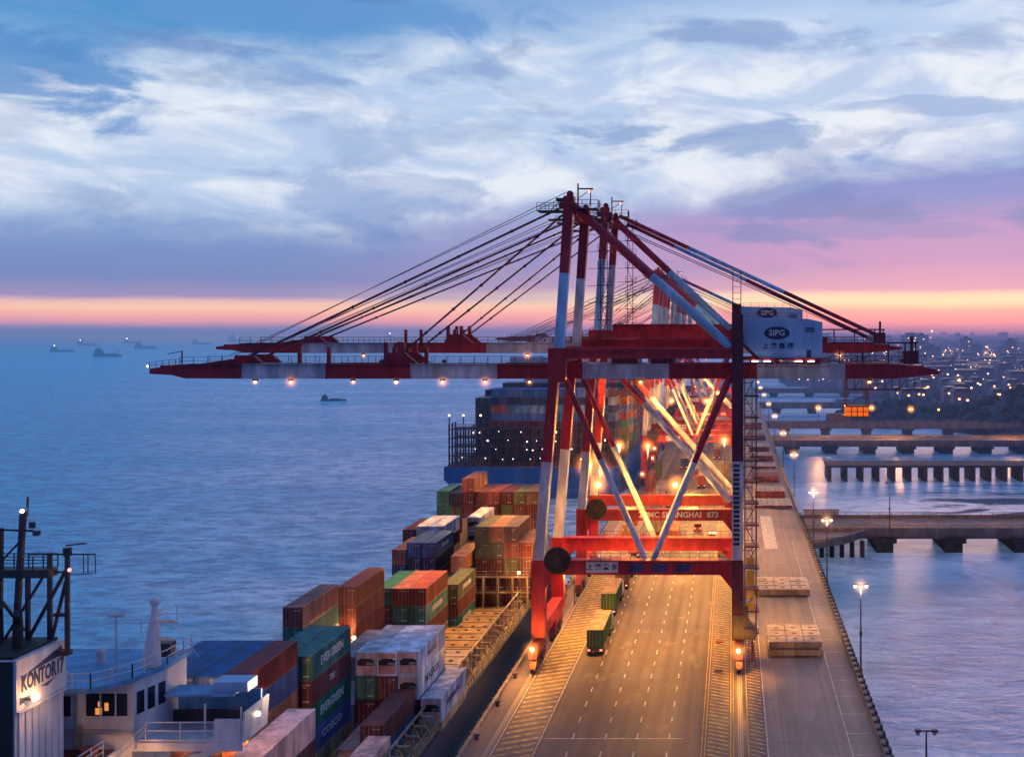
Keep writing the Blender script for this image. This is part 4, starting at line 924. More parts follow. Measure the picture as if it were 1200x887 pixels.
    for (x, y, h, rr) in ((-53.6, 76.5, 2.7, 0.8), (-51.7, 76.3, 3.0, 0.5), (-49.9, 77.5, 2.6, 0.35), (-54, 78.8, 2.2, 0.6), (-52.2, 78.8, 2.9, 0.4)):
        mb = MB(); mb.tube((x, y, 27.9), (x, y, 27.9+h*0.72), rr, 12, rr*0.9); mb.tube((x, y, 27.9+h*0.7), (x+0.5, y-0.8, 27.9+h), rr*0.9, 12, rr*0.8); mb.build('exhaust_pipe', MT['black'], fn)
    mb = MB(); mb.box(fx+0.14, fy0+1.0, 24.75, fx+0.5, fy0+1.5, 24.95); fl = mb.build('funnel_lamp', MT['dark'], fn)
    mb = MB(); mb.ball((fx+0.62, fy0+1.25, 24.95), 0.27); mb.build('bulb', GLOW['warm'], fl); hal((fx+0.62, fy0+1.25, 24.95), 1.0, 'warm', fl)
    light('funnel_lamp_light', (fx+1.3, fy0+1.25, 25.2), 260, r=0.2)
    # mast frame above the funnel
    mb = MB(); my = 79.7
    mb.box(-54.29, my-0.6, 32.39, -48.81, my+0.6, 32.97)
    for x, a, b_ in ((-47.76, 27.02, 34.40), (-49.02, 26.81, 34.08), (-50.60, 26.81, 32.39)): mb.beam((x, my, a), (x, my, b_), 0.26)
    mb.beam((-51.55, my, 26.70), (-50.92, my, 37.14), 0.34); mb.beam((-50.66, my, 36.72), (-50.60, my, 38.09), 0.12); mb.beam((-52.61, my, 26.70), (-52.50, my, 35.87), 0.24)
    mb.beam((-53.66, my, 35.77), (-50.18, my, 35.66), 0.13); mb.beam((-53.77, my, 32.29), (-50.81, my, 28.49), 0.18); mb.beam((-50.81, my, 27.44), (-47.86, my, 32.82), 0.2); mb.beam((-49.02, my, 27.33), (-47.86, my, 32.08), 0.18); mb.beam((-52.29, my, 27.86), (-49.55, my, 32.29), 0.16)
    mb.beam((-52.92, my, 33.03), (-51.24, my, 34.82), 0.12); mb.beam((-50.60, my, 33.98), (-45.75, my, 33.98), 0.10); mb.beam((-47.86, my, 34.61), (-46.39, my, 34.77), 0.10)
    mb.beam((-48.71, my, 32.71), (-47.76, my, 32.71), 0.12); mb.beam((-47.65, my, 32.50), (-45.96, my, 32.61), 0.05)
    for x in (-46.60, -46.28, -45.75): mb.beam((x, my, 33.98), (x, my, 32.61), 0.05)
    mb.railing((-54.08, my-0.6, 32.97), (-48.81, my-0.6, 32.97), 0.95, 0.9, 0.035); mb.railing((-54.08, my+0.6, 32.97), (-48.81, my+0.6, 32.97), 0.95, 0.9, 0.035)
    mb.tube((-50.29, my, 35.87), (-50.29, my, 36.29), 0.22, 8); mb.tube((-49.97, my, 35.35), (-49.97, my, 35.66), 0.26, 8); mb.tube((-47.76, my, 33.87), (-47.76, my, 34.45), 0.3, 8); mb.box(-52.71, my-0.3, 26.76, -47.55, my+0.3, 27.12); mb.box(-48.71, my-0.2, 29.55, -47.65, my+0.2, 29.76)
    gm = mb.build('mast_frame', MT['dark'], r)
    mb = MB(); mb.ball((-50.76, my-0.4, 37.14), 0.14); mb.build('mast_light', GLOW['white'], gm); mb = MB(); mb.ball((-47.44, my-0.3, 32.92), 0.13); mb.build('side_light', GLOW['red'], gm)
    # wheelhouse
    pts = [(-56, 84.0), (-45.3, 84.0), (-44.5, 87.4), (-44.5, 90.5), (-56, 90.5)]
    mb = MB(); mb.prism(pts, 'z', 18.31, 23.6); wh = fixn(mb.build('wheelhouse', MT['shipwhite'], r))
    mb = MB(); mb.prism([(-56.4, 80.8), (-46.8, 80.8), (-45.0, 83.4), (-44.2, 87), (-44.2, 91), (-56.4, 91)], 'z', 23.602, 23.95); fixn(mb.build('wheelhouse_roof', MT['shipblue'], wh))
    mb = MB()
    pr = [(-56.3, 80.9), (-46.8, 80.9), (-45.1, 83.4), (-44.3, 87), (-44.3, 90.9)]
    for a, b_ in zip(pr, pr[1:]): mb.railing((*a, 23.95), (*b_, 23.95), 1.1, 1.2, 0.04)
    mb.build('roof_railing', MT['shipwhite'], wh)
    mb = MB(); mb.box(-48.9, 83.96, 20.9, -45.7, 83.997, 22.6); mb.box(-51.2, 83.96, 20.8, -50.0, 83.997, 22.4); mb.build('dark_window', MT['glass'], wh)
    mb = MB(); mb.box(-48.2, 83.95, 21.0, -47.7, 83.96, 21.5); mb.box(-47.5, 83.95, 21.3, -47.2, 83.96, 21.9); mb.box(-48.0, 83.95, 21.6, -47.75, 83.96, 22.0); mb.build('lit_window', GLOW['window'], wh)
    for k in range(3):
        t0 = 0.08+k*0.32; a = Vector((-45.3, 84.0, 0)).lerp(Vector((-44.5, 87.4, 0)), t0); b_ = Vector((-45.3, 84.0, 0)).lerp(Vector((-44.5, 87.4, 0)), t0+0.22); nrm_ = Vector((3.4, -0.8, 0)).normalized()*0.02
        mb = MB(); mb.add([(*(a+nrm_).xy, 20.9), (*(b_+nrm_).xy, 20.9), (*(b_+nrm_).xy, 22.6), (*(a+nrm_).xy, 22.6)], [(0,1,2,3)]); mb.build('window', MT['glass'], wh)
    for (x, y, z0, h, rr) in ((-53, 86, 23.96, 1.2, 0.5), (-49.5, 87, 23.96, 0.9, 0.35)): mb = MB(); mb.tube((x, y, z0), (x, y, z0+h), rr, 10); mb.ball((x, y, z0+h), rr*1.15, 10, 6); mb.build('satellite_dome', MT['shipwhite'], wh)
    mb = MB(); mb.tube((-45.3, 86.5, 23.9), (-45.0, 86.5, 28.6), 0.75, 10, 0.22); mb.ball((-45.0, 86.5, 28.95), 0.42, 10, 6); mb.beam((-46.2, 86.5, 27.3), (-43.2, 86.5, 27.3), 0.12); mb.build('radar_mast', MT['shipwhite'], wh)
    mb = MB(); mb.tube((-47.2, 85, 23.95), (-47.2, 85, 28.3), 0.06, 6); mb.box(-47.8, 84.9, 28.1, -46.6, 85.1, 28.3); mb.build('whip_aerial', MT['shipwhite'], wh)
    mb = MB(); mb.box(-46.2, 88.8, 23.96, -45.0, 89.8, 25.0); mb.build('deck_gear', MT['dark'], wh)
    mb = MB()
    for (x0_, x1_) in ((-48.9, -45.7), (-51.2, -50.0)):
        mb.box(x0_-0.08, 83.93, 20.75, x1_+0.08, 83.958, 20.86); mb.box(x0_-0.08, 83.93, 22.62, x1_+0.08, 83.958, 22.72)
    for x in (-48.95, -47.8, -46.65, -45.7, -51.22, -49.98): mb.box(x-0.05, 83.92, 20.75, x+0.05, 83.957, 22.7)
    mb.build('window_frame', MT['shipwhite'], wh)
    mb = MB()
    for x in (-53.2, -52.3, -49.6): mb.tube((x, 83.9, 18.4), (x, 83.9, 23.4), 0.06, 6)
    mb.tube((-55, 83.9, 19.6), (-45.2, 83.9, 19.6), 0.05, 6); mb.tube((-55, 83.88, 19.9), (-46.2, 83.88, 19.9), 0.04, 6); mb.box(-49.7, 83.8, 18.45, -49.1, 83.98, 20.2)
    mb.build('pipework', MT['hatch'], wh)
    mb = MB(); mb.beam((-45.6, 86.5, 26.0), (-43.4, 86.5, 26.0), 0.1); mb.box(-45.4, 86.3, 26.05, -43.6, 86.45, 26.25); mb.box(-45.1, 86.0, 27.45, -43.3, 86.15, 27.62); mb.beam((-46.1, 86.5, 27.3), (-46.1, 86.5, 26.4), 0.05); mb.beam((-43.3, 86.5, 27.3), (-43.3, 86.5, 28.6), 0.05)
    for a in ((-46.5, 83.5), (-42.5, 88.5), (-47, 89)): mb.beam((*a, 24), (-44.5, 86.5, 28.4), 0.035)
    mb.build('radar_scanner', MT['letter'], wh)
    for k in range(5):
        mb = MB(); mb.tube((-55.4+k*1.5, 82.0, 24.0), (-55.4+k*1.5, 82.0, 24.55), 0.22, 8); mb.ball((-55.4+k*1.5, 82.0, 24.6), 0.3, 8, 5); mb.build('vent_cowl', MT['shipwhite'], wh)
    for k in range(3):
        mb = MB(); mb.tube((-56.2, 71.5+k*1.8, 18.9), (-55.0, 71.5+k*1.8, 18.9), 0.32, 10); mb.build('liferaft_canister', MT['letter'], acc)
    for yy in (71.5, 78.5, 81.4): mb = MB(); mb.box(-47.9, yy, 18.37, -47.1, yy+1.0, 19.3); mb.build('deck_locker', MT['hatchred'], acc)
    # starboard bridge wing
    mb = MB(); mb.box(-45.6, 84.4, 18.65, -37.2, 88.8, 18.95); mb.add([(-37.2,84.4,18.95),(-37.05,84.4,21.0),(-37.05,88.8,21.0),(-37.2,88.8,18.95),(-37.35,84.4,18.95),(-37.2,84.4,21.0),(-37.2,88.8,21.0),(-37.35,88.8,18.95)], [(0,3,2,1),(4,5,6,7),(0,1,5,4),(3,7,6,2),(1,2,6,5)])
    mb.box(-39.4, 84.38, 18.96, -37.4, 84.5, 20.5); mb.prism([(-45.6, 15.3), (-45.6, 16.3), (-38.2, 18.64), (-37.3, 18.64)], 'y', 84.6, 85.3); mb.box(-45.6, 84.3, 18.1, -37.2, 84.39, 18.75)
    wg = fixn(mb.build('bridge_wing', MT['shipwhite'], r))
    mb = MB(); mb.railing((-44.6, 84.45, 18.95), (-39.4, 84.45, 18.95), 1.3, 1.75, 0.05, 2); mb.railing((-46.4, 80.8, 17.2), (-44.6, 84.4, 18.95), 1.1, 1.0, 0.05, 2); mb.railing((-46.6, 76.5, 18.4), (-46.4, 80.8, 17.2), 1.1, 1.0, 0.05, 2)
    mb.beam((-40.2, 84.6, 18.95), (-40.2, 84.6, 21.6), 0.12); mb.beam((-37.4, 84.5, 18.95), (-37.4, 84.5, 21.4), 0.10); mb.build('wing_railing', MT['shipwhite'], wg)
    mb = MB(); mb.box(-44.3, 86.5, 21.5, -38.9, 88.9, 21.7); mb.box(-44.2, 88.5, 19.9, -37.6, 88.8, 21.5); mb.build('wing_roof', MT['shipblue'], wg)
    mb = MB(); mb.box(-40.8, 87.0, 21.71, -38.0, 88.8, 22.5); mb.build('equipment_box', MT['house'], wg)
    mb = MB(); mb.box(-44.8, 88.3, 18.96, -37.6, 88.49, 19.9); mb.tube((-38.3, 86, 18.95), (-38.3, 86, 20.3), 0.22, 8); mb.box(-38.8, 85.6, 20.3, -37.8, 86.4, 20.8); mb.build('wing_console', MT['dark'], wg)
    mb = MB(); mb.ball((-36.95, 86.5, 20.2), 0.2, 8, 5); mb.build('wing_lamp', GLOW['warm'], wg)
    
    light('added_wing_fill_light', (-36.3, 90, 21.5), 900, col=(1,0.55,0.3), r=0.3)  # fill light added to brighten and warm the pale pink container
    # outside stairs and lower walls at the bridge foot
    mb = MB()
    for k in range(6): mb.box(-46.4, 76.5+k*0.75, 18.0-k*0.35, -45.3, 77.2+k*0.75, 18.1-k*0.35)
    mb.box(-46.49, 72, 14.8, -43.6, 83.5, 15.0); mb.tube((-45.2, 80, 15.0), (-45.2, 80, 17.2), 0.5, 10); mb.build('outside_stair', MT['shipwhite'], acc)
    light('bridge_foot_light', (-44.8, 82, 17.2), 300, r=0.3)
    light('hold_light', (-46.0, 102.5, 12.5), 4500, col=(1,0.42,0.10), r=0.4)
near_ship()

# ---------------------------------------------------------------- far ship
def far_ship():
    Y0 = 350.0
    r = root('container_ship', (-63, 500, -5.5), 'large blue hulled container ship with lashing bridges at its stern', 'ship')
    mb = MB()
    secs = [(Y0, -91, -36, 0.0, 6), (Y0+14, -91, -36, -5, 3), (Y0+60, -91, -36, -8, 1), (Y0+260, -91, -36, -8, 1), (Y0+310, -75, -52, -8, 6)]
    vs = []
    for (y, a, b_, zb, inn) in secs: vs += [(a+inn, y, zb), (a, y, zb+3), (a, y, 7.1), (b_, y, 7.1), (b_, y, zb+3), (b_-inn, y, zb)]
    fs = []
    for i in range(len(secs)-1):
        for j in range(6): fs.append((i*6+j, i*6+(j+1) % 6, (i+1)*6+(j+1) % 6, (i+1)*6+j))
    fs += [tuple(range(5, -1, -1)), tuple(range((len(secs)-1)*6, len(secs)*6))]
    mb.add(vs, fs); fixn(mb.build('hull', MT['hullblue'], r))
    mb = MB(); mb.box(-90.4, Y0+0.5, 7.104, -36.6, Y0+255, 7.2); mb.build('deck', MT['deckred'], r)
    # stern lashing bridges, open frames
    for n_, yb in enumerate((Y0+2.5, Y0+6.5, Y0+10.5)):
        mb = MB()
        for k in range(21 if n_ == 2 else 19):
            x = -90.2+k*2.62; mb.box(x, yb, 7.2, x+0.32, yb+1.0, 20.5 if k % 3 == 0 else 19)
        for z in (10.2, 13.0, 15.8, 18.6): mb.box(-90.2, yb, z, -41, yb+1.0, z+0.25); mb.beam((-90.2, yb, z+1.2), (-41, yb, z+1.2), 0.1)
        for k in range(0, 18, 2):
            x = -90.2+k*2.62; mb.beam((x, yb+0.2, 10.3), (x+2.6, yb+0.2, 7.3), 0.2); mb.beam((x, yb+0.2, 7.3), (x+2.6, yb+0.2, 10.3), 0.2)
        mb.build('lashing_bridge', MT['cable'] if n_ else MT['dark'], r)
    for k in range(15):
        for j, z in enumerate((9.6, 12.4, 15.2, 18.0)):
            if (k*3+j*2) % 5 > 1 and (k+j) % 4: continue
            x = -85+k*3.05+j*0.7; mb = MB(); mb.ball((x+random.uniform(-0.8, 0.8), Y0+2.2, z+random.uniform(-0.3, 0.3)), random.choice((0.1, 0.14, 0.2)), 6, 4); mb.build('bridge_lamp', GLOW['white'], r)
    for x in (-90, -85.5, -80):
        mb = MB(); mb.beam((x, Y0+3, 20.4), (x, Y0+3, 23.5), 0.3); p = mb.build('light_post', MT['dark'], r); mb = MB(); mb.ball((x, Y0+2.7, 23.2), 0.3, 6, 4); mb.build('bulb', GLOW['warm'], p)
    # accommodation tower midships
    mb = MB(); mb.box(-84, Y0+98, 7.2, -40, Y0+108, 38); mb.box(-90, Y0+99, 36, -37, Y0+106, 39.5); t = mb.build('accommodation_tower', MT['shipwhite'], r)
    mb = MB()
    for k in range(12):
        for j in range(6): 
            if (k+j) % 3 == 0: mb.box(-83+k*3.5, Y0+97.9, 20+j*2.8, -81.6+k*3.5, Y0+97.96, 21.2+j*2.8)
    mb.build('lit_windows', GLOW['window'], t)
    # yellow lit crane cabin hanging above the ship: spreader of the far crane
    palette = ['blue', 'navy', 'blue', 'navy', 'blue', 'maroon', 'lightblue', 'navy', 'grey', 'red']
    for k in range(16):
        x = -78.8+k*2.55
        for i in range(5):
            z = 31.0-2.6*(i+1)
            c = 'red' if (k < 2 and i == 2) else palette[(k*7+i*3) % (7 if k < 12 else 10)]
            lb = f"{NAMES[c]} container, blue ship's stern, {'top tier' if i == 0 else WORDS[i]+' tier down'}, {'leftmost column' if k == 0 else WORDS[k]+' column from left'}"
            container(x, Y0+13, z, c, 2.57, 12.19, lb, simple=True, group='containers at the stern of the blue ship')
    mb = MB(); mb.box(-79, Y0+12.5, 7.2, -38.2, Y0+25.6, 17.99); mb.build('stern_pedestal', MT['dark'], r)
    pal2 = ['maroon', 'red', 'olive', 'brown', 'blue', 'tan', 'purple', 'orange', 'green', 'grey']
    bays = [(Y0+30, 30), (Y0+45, 32), (Y0+60, 28), (Y0+75, 33), (Y0+115, 30)]
    for bi, (y, zt_) in enumerate(bays):
        for i in range(8):
            z = zt_-2.6*(i+1)
            c = pal2[(bi*3+i*7) % 10]
            lb = f"{NAMES[c]} container, blue ship's quayside wall, {WORDS[bi]} bay, {'top tier' if i == 0 else WORDS[i]+' tier down'}"
            container(-38.6, y, z, c, 2.57, 12.19, lb, simple=True, group='quayside containers on the blue ship')
        mb = MB(); mb.box(-88, y+0.1, 7.2, -38.65, y+12, zt_-2.9); mb.box(-38.6, y+0.1, 7.2, -36.3, y+12, zt_-20.85); mb.build('stack_core', CM['maroon' if bi % 2 else 'brown'], r)
        for k in range(1, 8):
            c = pal2[(bi*5+k*3) % 10]
            lb = f"{NAMES[c]} top container, blue ship's {WORDS[bi]} bay beyond the stern, {WORDS[k]} from the quay"
            container(-38.65-2.55*k, y, zt_-2.6-0.3*(k % 2), c, 2.57, 12.19, lb, simple=True, group='top tier containers on the blue ship')
far_ship()

# ---------------------------------------------------------------- trucks
def truck(x, y, label, colr, top, front=False, L=12.19):
    r = root('container_truck', (x, y, 0), label, 'truck', 'container trucks on the quay road')
    # box on the trailer
    W = 2.5; mb = MB(); mb.box(0, 0, 1.45, W, L, 4.1)
    for k in range(24): mb.box(W, 0.3+k*0.49, 1.6, W+0.03, 0.52+k*0.49, 4.0); mb.box(-0.03, 0.3+k*0.49, 1.6, 0, 0.52+k*0.49, 4.0)
    b = child('container', mb.build('t', CM[colr], off=(0,0,0)).data, r); bpy.data.objects.remove(bpy.data.objects['t'])
    mb = MB(); mb.box(0.02, 0.02, 4.103, W-0.02, L-0.02, 4.13)
    for k in range(16): mb.box(0.1, 0.3+k*0.74, 4.13, W-0.1, 0.6+k*0.74, 4.16)
    me = mb.build('t', CM[top], off=(0,0,0)); child('container_roof', me.data, b); bpy.data.objects.remove(me)
    mb = MB()
    for xx in (0.45, 0.95, 1.55, 2.05): mb.box(xx-0.03, -0.05, 1.55, xx+0.03, -0.003, 4.0)
    me = mb.build('t', CM['bar'], off=(0,0,0)); child('locking_bars', me.data, b); bpy.data.objects.remove(me)
    mb = MB(); mb.box(0.3, 0.2, 1.1, W-0.3, L+0.6, 1.43); mb.box(0.1, 0.0, 0.85, W-0.1, 0.15, 1.2); me = mb.build('t', MT['dark'], off=(0,0,0)); ch = child('chassis', me.data, r); bpy.data.objects.remove(me)
    mb = MB(); mb.box(0.15, -0.03, 0.9, 0.5, -0.003, 1.1); mb.box(W-0.5, -0.03, 0.9, W-0.15, -0.003, 1.1); me = mb.build('t', GLOW['red'], off=(0,0,0)); child('tail_light', me.data, ch); bpy.data.objects.remove(me)
    for wy in (1.0, 2.3, L-0.6, L+2.6):
        for wx in (0.05, W-0.6):
            mb = MB(); mb.tube((wx, wy, 0.52), (wx+0.55, wy, 0.52), 0.52, 14); mb.tube((wx-0.01, wy, 0.52), (wx+0.56, wy, 0.52), 0.22, 8); me = mb.build('t', MT['rubber'], off=(0,0,0)); child('wheel', me.data, r); bpy.data.objects.remove(me)
    mb = MB(); mb.prism([(L+0.9, 0.7), (L+3.4, 0.7), (L+3.4, 1.9), (L+3.1, 3.1), (L+1.1, 3.3), (L+0.9, 3.1)], 'x', 0.1, W-0.1); me = fixn(mb.build('t', CM['white'], off=(0,0,0))); cb = child('cab', me.data, r); bpy.data.objects.remove(me)
    mb = MB(); mb.add([(0.3, L+3.42, 1.9), (W-0.3, L+3.42, 1.9), (W-0.3, L+3.15, 3.0), (0.3, L+3.15, 3.0)], [(0,1,2,3)]); me = mb.build('t', MT['glass'], off=(0,0,0)); child('windscreen', me.data, cb); bpy.data.objects.remove(me)
    return r
truck(-22.35, 170.5, 'nearest truck on the road, dark green container with pale roof', 'bottle', 'tan')
truck(-22.9, 194.0, 'second truck, green container end showing just under the crane beam', 'bottle', 'tan')
truck(-22.6, 214.0, 'third truck behind the two green ones, brown container', 'brown', 'tan')
t4 = truck(-15.2, 292, 'lone truck with bright white rear beyond the second crane', 'white', 'white')
truck(-22.8, 243, 'truck with red container on the seaside lane behind the second crane', 'red', 'tan')
truck(-22.6, 330, 'far truck with grey container on the seaside lane', 'grey', 'tan')
truck(-11.0, 352, 'far truck with orange container in the middle lane', 'orange', 'orange')
truck(-18.6, 400, 'distant truck with blue container below the third crane', 'blue', 'tan')
truck(-7.2, 430, 'distant truck with red container near the landside rail', 'red', 'orange')

def van(x, y, label, col):
    r = root('service_van', (x, y, 0), label, 'van')
    mb = MB(); mb.prism([(y, 0.45), (y+4.6, 0.45), (y+4.7, 1.1), (y+3.9, 1.3), (y+3.2, 2.1), (y+0.1, 2.15), (y, 1.2)], 'x', x, x+1.9); b = fixn(mb.build('body', CM[col], r))
    mb = MB(); mb.box(x+0.15, y-0.02, 1.35, x+1.75, y+0.03, 1.95); mb.build('rear_window', MT['glass'], b)
    for xx in (x+0.1, x+1.5): mb = MB(); mb.box(xx, y-0.03, 0.85, xx+0.3, y-0.003, 1.1); mb.build('tail_light', GLOW['red'], b)
    for wx in (x-0.03, x+1.68):
        for wy in (y+0.9, y+3.8): mb = MB(); mb.tube((wx, wy, 0.36), (wx+0.25, wy, 0.36), 0.36, 12); mb.build('wheel', MT['rubber'], r)
van(-5.6, 262, 'white service van just beyond the orange portal beam', 'white'); van(-9.5, 276, 'red service van in the middle lane beyond the second crane', 'red')
van(-18.4, 305, 'grey van on the seaward lane beyond the second crane', 'grey'); van(-5.8, 321, 'blue van near the landside rail far down the quay', 'blue')
def spreader(x, y, label):
    r = root('container_spreader', (x, y, 0), label, 'spreader')
    mb = MB()
    for xx in (x, x+1.2): mb.box(xx, y, 0.9, xx+0.4, y+12, 1.5)
    mb.box(x-0.4, y, 0.5, x+2.0, y+0.5, 1.6); mb.box(x-0.4, y+11.5, 0.5, x+2.0, y+12, 1.6); mb.box(x-0.1, y+4.5, 1.5, x+1.7, y+7.5, 2.5); mb.build('frame', MT['yellow'], r)
    for a in (x-0.35, x+1.65):
        for b_ in (y+0.05, y+11.6): mb = MB(); mb.box(a, b_, 0.0, a+0.3, b_+0.35, 0.5); mb.build('corner_lock', MT['dark'], r)
spreader(-2.9, 246, 'yellow spreader frame lying beside the landside rail'); spreader(-26.8, 268, 'yellow spreader frame lying near the seaside rail'); spreader(-12.5, 318, 'yellow spreader frame on the road beyond the white truck')
for i, (x, y, c, n_) in enumerate(((-26.9, 285, 'orange', 1), (-27.0, 345, 'red', 2), (-4.4, 372, 'tan', 2), (-14, 376, 'orange', 1), (-26.6, 372, 'olive', 2), (-3.6, 395, 'red', 1))):
    for k in range(n_): container(x, y, 0.02+2.6*k, c, 2.57, 12.19, f"{NAMES[c]} container set down on the quay {('seaside edge','seaside edge farther on','landside, far down','middle, far down','seaside, farthest','landside, farthest')[i]}, {'upper' if k else 'lower'}", simple=True)
truck(-15.0, 255, 'truck with orange container just beyond the second crane', 'orange', 'orange'); truck(-19.0, 268, 'truck with tan container in the second lane beyond the second crane', 'tan', 'tan')
# ---------------------------------------------------------------- hatch covers stacked on the apron
def hatch_stack(x0, x1, y0, y1, n, h, top, side, label):
    r = root('hatch_cover_stack', ((x0+x1)/2, (y0+y1)/2, 0), label, 'hatch covers', 'ship hatch covers stacked on the apron')
    for i in range(n):
        z0 = i*h+0.12; d = 0.25*(i % 2)
        mb = MB(); mb.box(x0+d, y0+d, z0+0.16, x1-d, y1-d, z0+h-0.1)
        for k in range(int((x1-x0)/0.75)): mb.box(x0+d+0.1+k*0.75, y0+d-0.09, z0+0.05, x0+d+0.22+k*0.75, y0+d-0.0, z0+h-0.12)
        for (a, b_) in ((x0+0.3, y0+0.3), (x1-0.9, y0+0.3), (x0+0.3, y1-0.9), (x1-0.9, y1-0.9)): mb.box(a, b_, z0-0.12, a+0.5, b_+0.5, z0+0.16)
        c = mb.build('cover', MT[side], r)
        if i == n-1:
            mb = MB(); mb.box(x0+d-0.1, y0+d-0.1, z0+h-0.099, x1-d+0.1, y1-d+0.1, z0+h-0.02); tp = mb.build('top_plate', MT[top], c)
            mb = MB(); xm = (x0+x1)/2; ym = (y0+y1)/2; z1 = z0+h-0.019
            for a in range(3):
                for b_ in range(3):
                    cx = x0+(x1-x0)*(0.18+0.32*a); cy = y0+(y1-y0)*(0.18+0.3*b_)
                    mb.box(cx-0.32, cy-0.18, z1, cx+0.32, cy+0.18, z1+0.05)
            for a in (0.34, 0.66): mb.box(x0+(x1-x0)*a-0.06, y0+0.2, z1, x0+(x1-x0)*a+0.06, y1-0.2, z1+0.06)
            for a in (0.32, 0.64): mb.box(x0+0.3, y0+(y1-y0)*a-0.06, z1, x0+(x1-x0)*0.4, y0+(y1-y0)*a+0.06, z1+0.05); mb.box(x1-(x1-x0)*0.35, y0+(y1-y0)*a-0.06, z1, x1-0.3, y0+(y1-y0)*a+0.06, z1+0.05)
            mb.build('lashing_socket', MT['dark'], tp)
    return r
hatch_stack(5.5, 14.0, 170.0, 180.5, 2, 1.15, 'hatch', 'coaming', 'nearest hatch cover stack on the apron, pale top, two covers high')
hatch_stack(4.7, 14.6, 209.0, 219.5, 1, 1.3, 'hatch', 'coaming', 'flat tan hatch cover beside the stair tower, second on the apron')
for (x0, x1, y0, y1, n, h, tm, lb) in ((6.5, 17.0, 313, 326, 1, 0.8, 'hatch', 'low wide hatch cover where the apron meets the road bridge'), (6.9, 15.8, 330, 341, 2, 1.2, 'hatch', 'dark fronted hatch cover stack behind the low wide one'),
     (7.0, 15.6, 366, 378, 2, 1.0, 'hatchred', 'reddish hatch cover stack in the middle of the apron row'), (7.0, 15.8, 402, 414, 1, 1.0, 'hatch', 'single hatch cover far down the apron, before the twin stack'),
     (6.6, 15.8, 424, 436, 2, 1.2, 'hatch', 'far hatch cover stack, two high, just short of the second bridge'), (6.8, 15.2, 450, 463, 3, 1.0, 'hatch', 'tall far hatch cover stack, three covers high'),
     (6.6, 15.5, 508, 522, 2, 1.0, 'hatchred', 'distant reddish hatch cover stack beside the second bridge'), (6.4, 15.0, 562, 576, 3, 1.2, 'hatch', 'most distant hatch cover stack on the apron')):
    hatch_stack(x0, x1, y0, y1, n, h, tm, 'hatchred', lb)

# ---------------------------------------------------------------- lamp posts
def lamp_post(x, y, h, label, lit='warm', e=0, base_z=0.85, haze=1.6, grp='tall lamp posts along the channel side of the quay', single=True):
    r = root('street_lamp', (x, y, base_z), label, 'street lamp', grp)
    mb = MB(); mb.tube((x, y, base_z), (x, y, base_z+h), 0.16, 8, 0.08); mb.tube((x, y, base_z), (x, y, base_z+0.6), 0.28, 8); mb.box(x-0.2, y-0.2, base_z+h*0.42, x+0.2, y+0.2, base_z+h*0.42+0.6); mb.build('post', MT['rail'], r)
    mb = MB(); mb.beam((x-0.9, y, base_z+h), (x+0.9, y, base_z+h), 0.12); mb.box(x-1.1, y-0.25, base_z+h-0.05, x-0.5, y+0.25, base_z+h+0.12); mb.box(x+0.5, y-0.25, base_z+h-0.05, x+1.1, y+0.25, base_z+h+0.12); hd = mb.build('lamp_head', MT['dark'], r)
    for dx_ in (-0.8, 0.8): mb = MB(); mb.ball((x+dx_, y, base_z+h-0.2), 0.24); mb.build('bulb', GLOW[lit], hd)
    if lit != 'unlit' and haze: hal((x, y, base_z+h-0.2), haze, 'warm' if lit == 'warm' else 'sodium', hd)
    if e: light('street_lamp_light', (x, y-0.1, base_z+h-0.9), e, col=(1,0.6,0.35), r=0.3)
    return r
lamp_post(18.55, 106, 11.0, 'unlit lamp post over the channel at the bottom right corner', 'unlit')
lamp_post(18.55, 160, 12.6, 'lit lamp post at the quay edge right of the pale hatch cover stack', 'warm', 2500)
lamp_post(18.55, 217, 12.4, 'lit lamp post just this side of the road bridge', 'warm', 2500)
lamp_post(18.55, 253, 12.6, 'lit lamp post where the road bridge leaves the quay', 'warm', 2500)
for k, yy in enumerate((330, 400, 480, 560, 640, 720, 800, 880, 960, 1060, 1160)):
    lamp_post(18.4, yy, 12.6, 'small glowing lamp post in the receding row along the channel side', 'warm', 0, haze=2.0, grp='receding row of small lit lamp posts')
hp = root('high_mast_lamp', (-33.2, 262, 0), 'double headed sodium lamp post blazing orange beside the blue hull', 'street lamp')
mb = MB(); mb.tube((-33.2+1.0, 262, 0), (-33.2+1.0, 262, 18), 0.3, 8, 0.18); mb.beam((-34.2, 262, 18.0), (-30.4, 262, 16.9), 0.14); mb.build('post', MT['letter'], hp)
for (x, z) in ((-34.0, 18.4), (-31.6, 16.9)):
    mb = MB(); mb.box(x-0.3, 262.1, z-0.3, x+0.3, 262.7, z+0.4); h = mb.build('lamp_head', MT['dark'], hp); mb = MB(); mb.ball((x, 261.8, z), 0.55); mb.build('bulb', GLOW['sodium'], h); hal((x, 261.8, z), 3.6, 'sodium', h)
light('sodium_mast_light', (-33, 261, 17), 14000, r=0.5)
bl = [(60, 281, 10), (88, 281, 10)]
yard = [(-24.2, 318, 17, 'small yard lamp glowing behind the second crane leg'), (-30.5, 300, 19, 'yard lamp on the berth edge beyond the second crane'), (-2.4, 345, 16, 'yard lamp near the landside rail far beyond the second crane')]
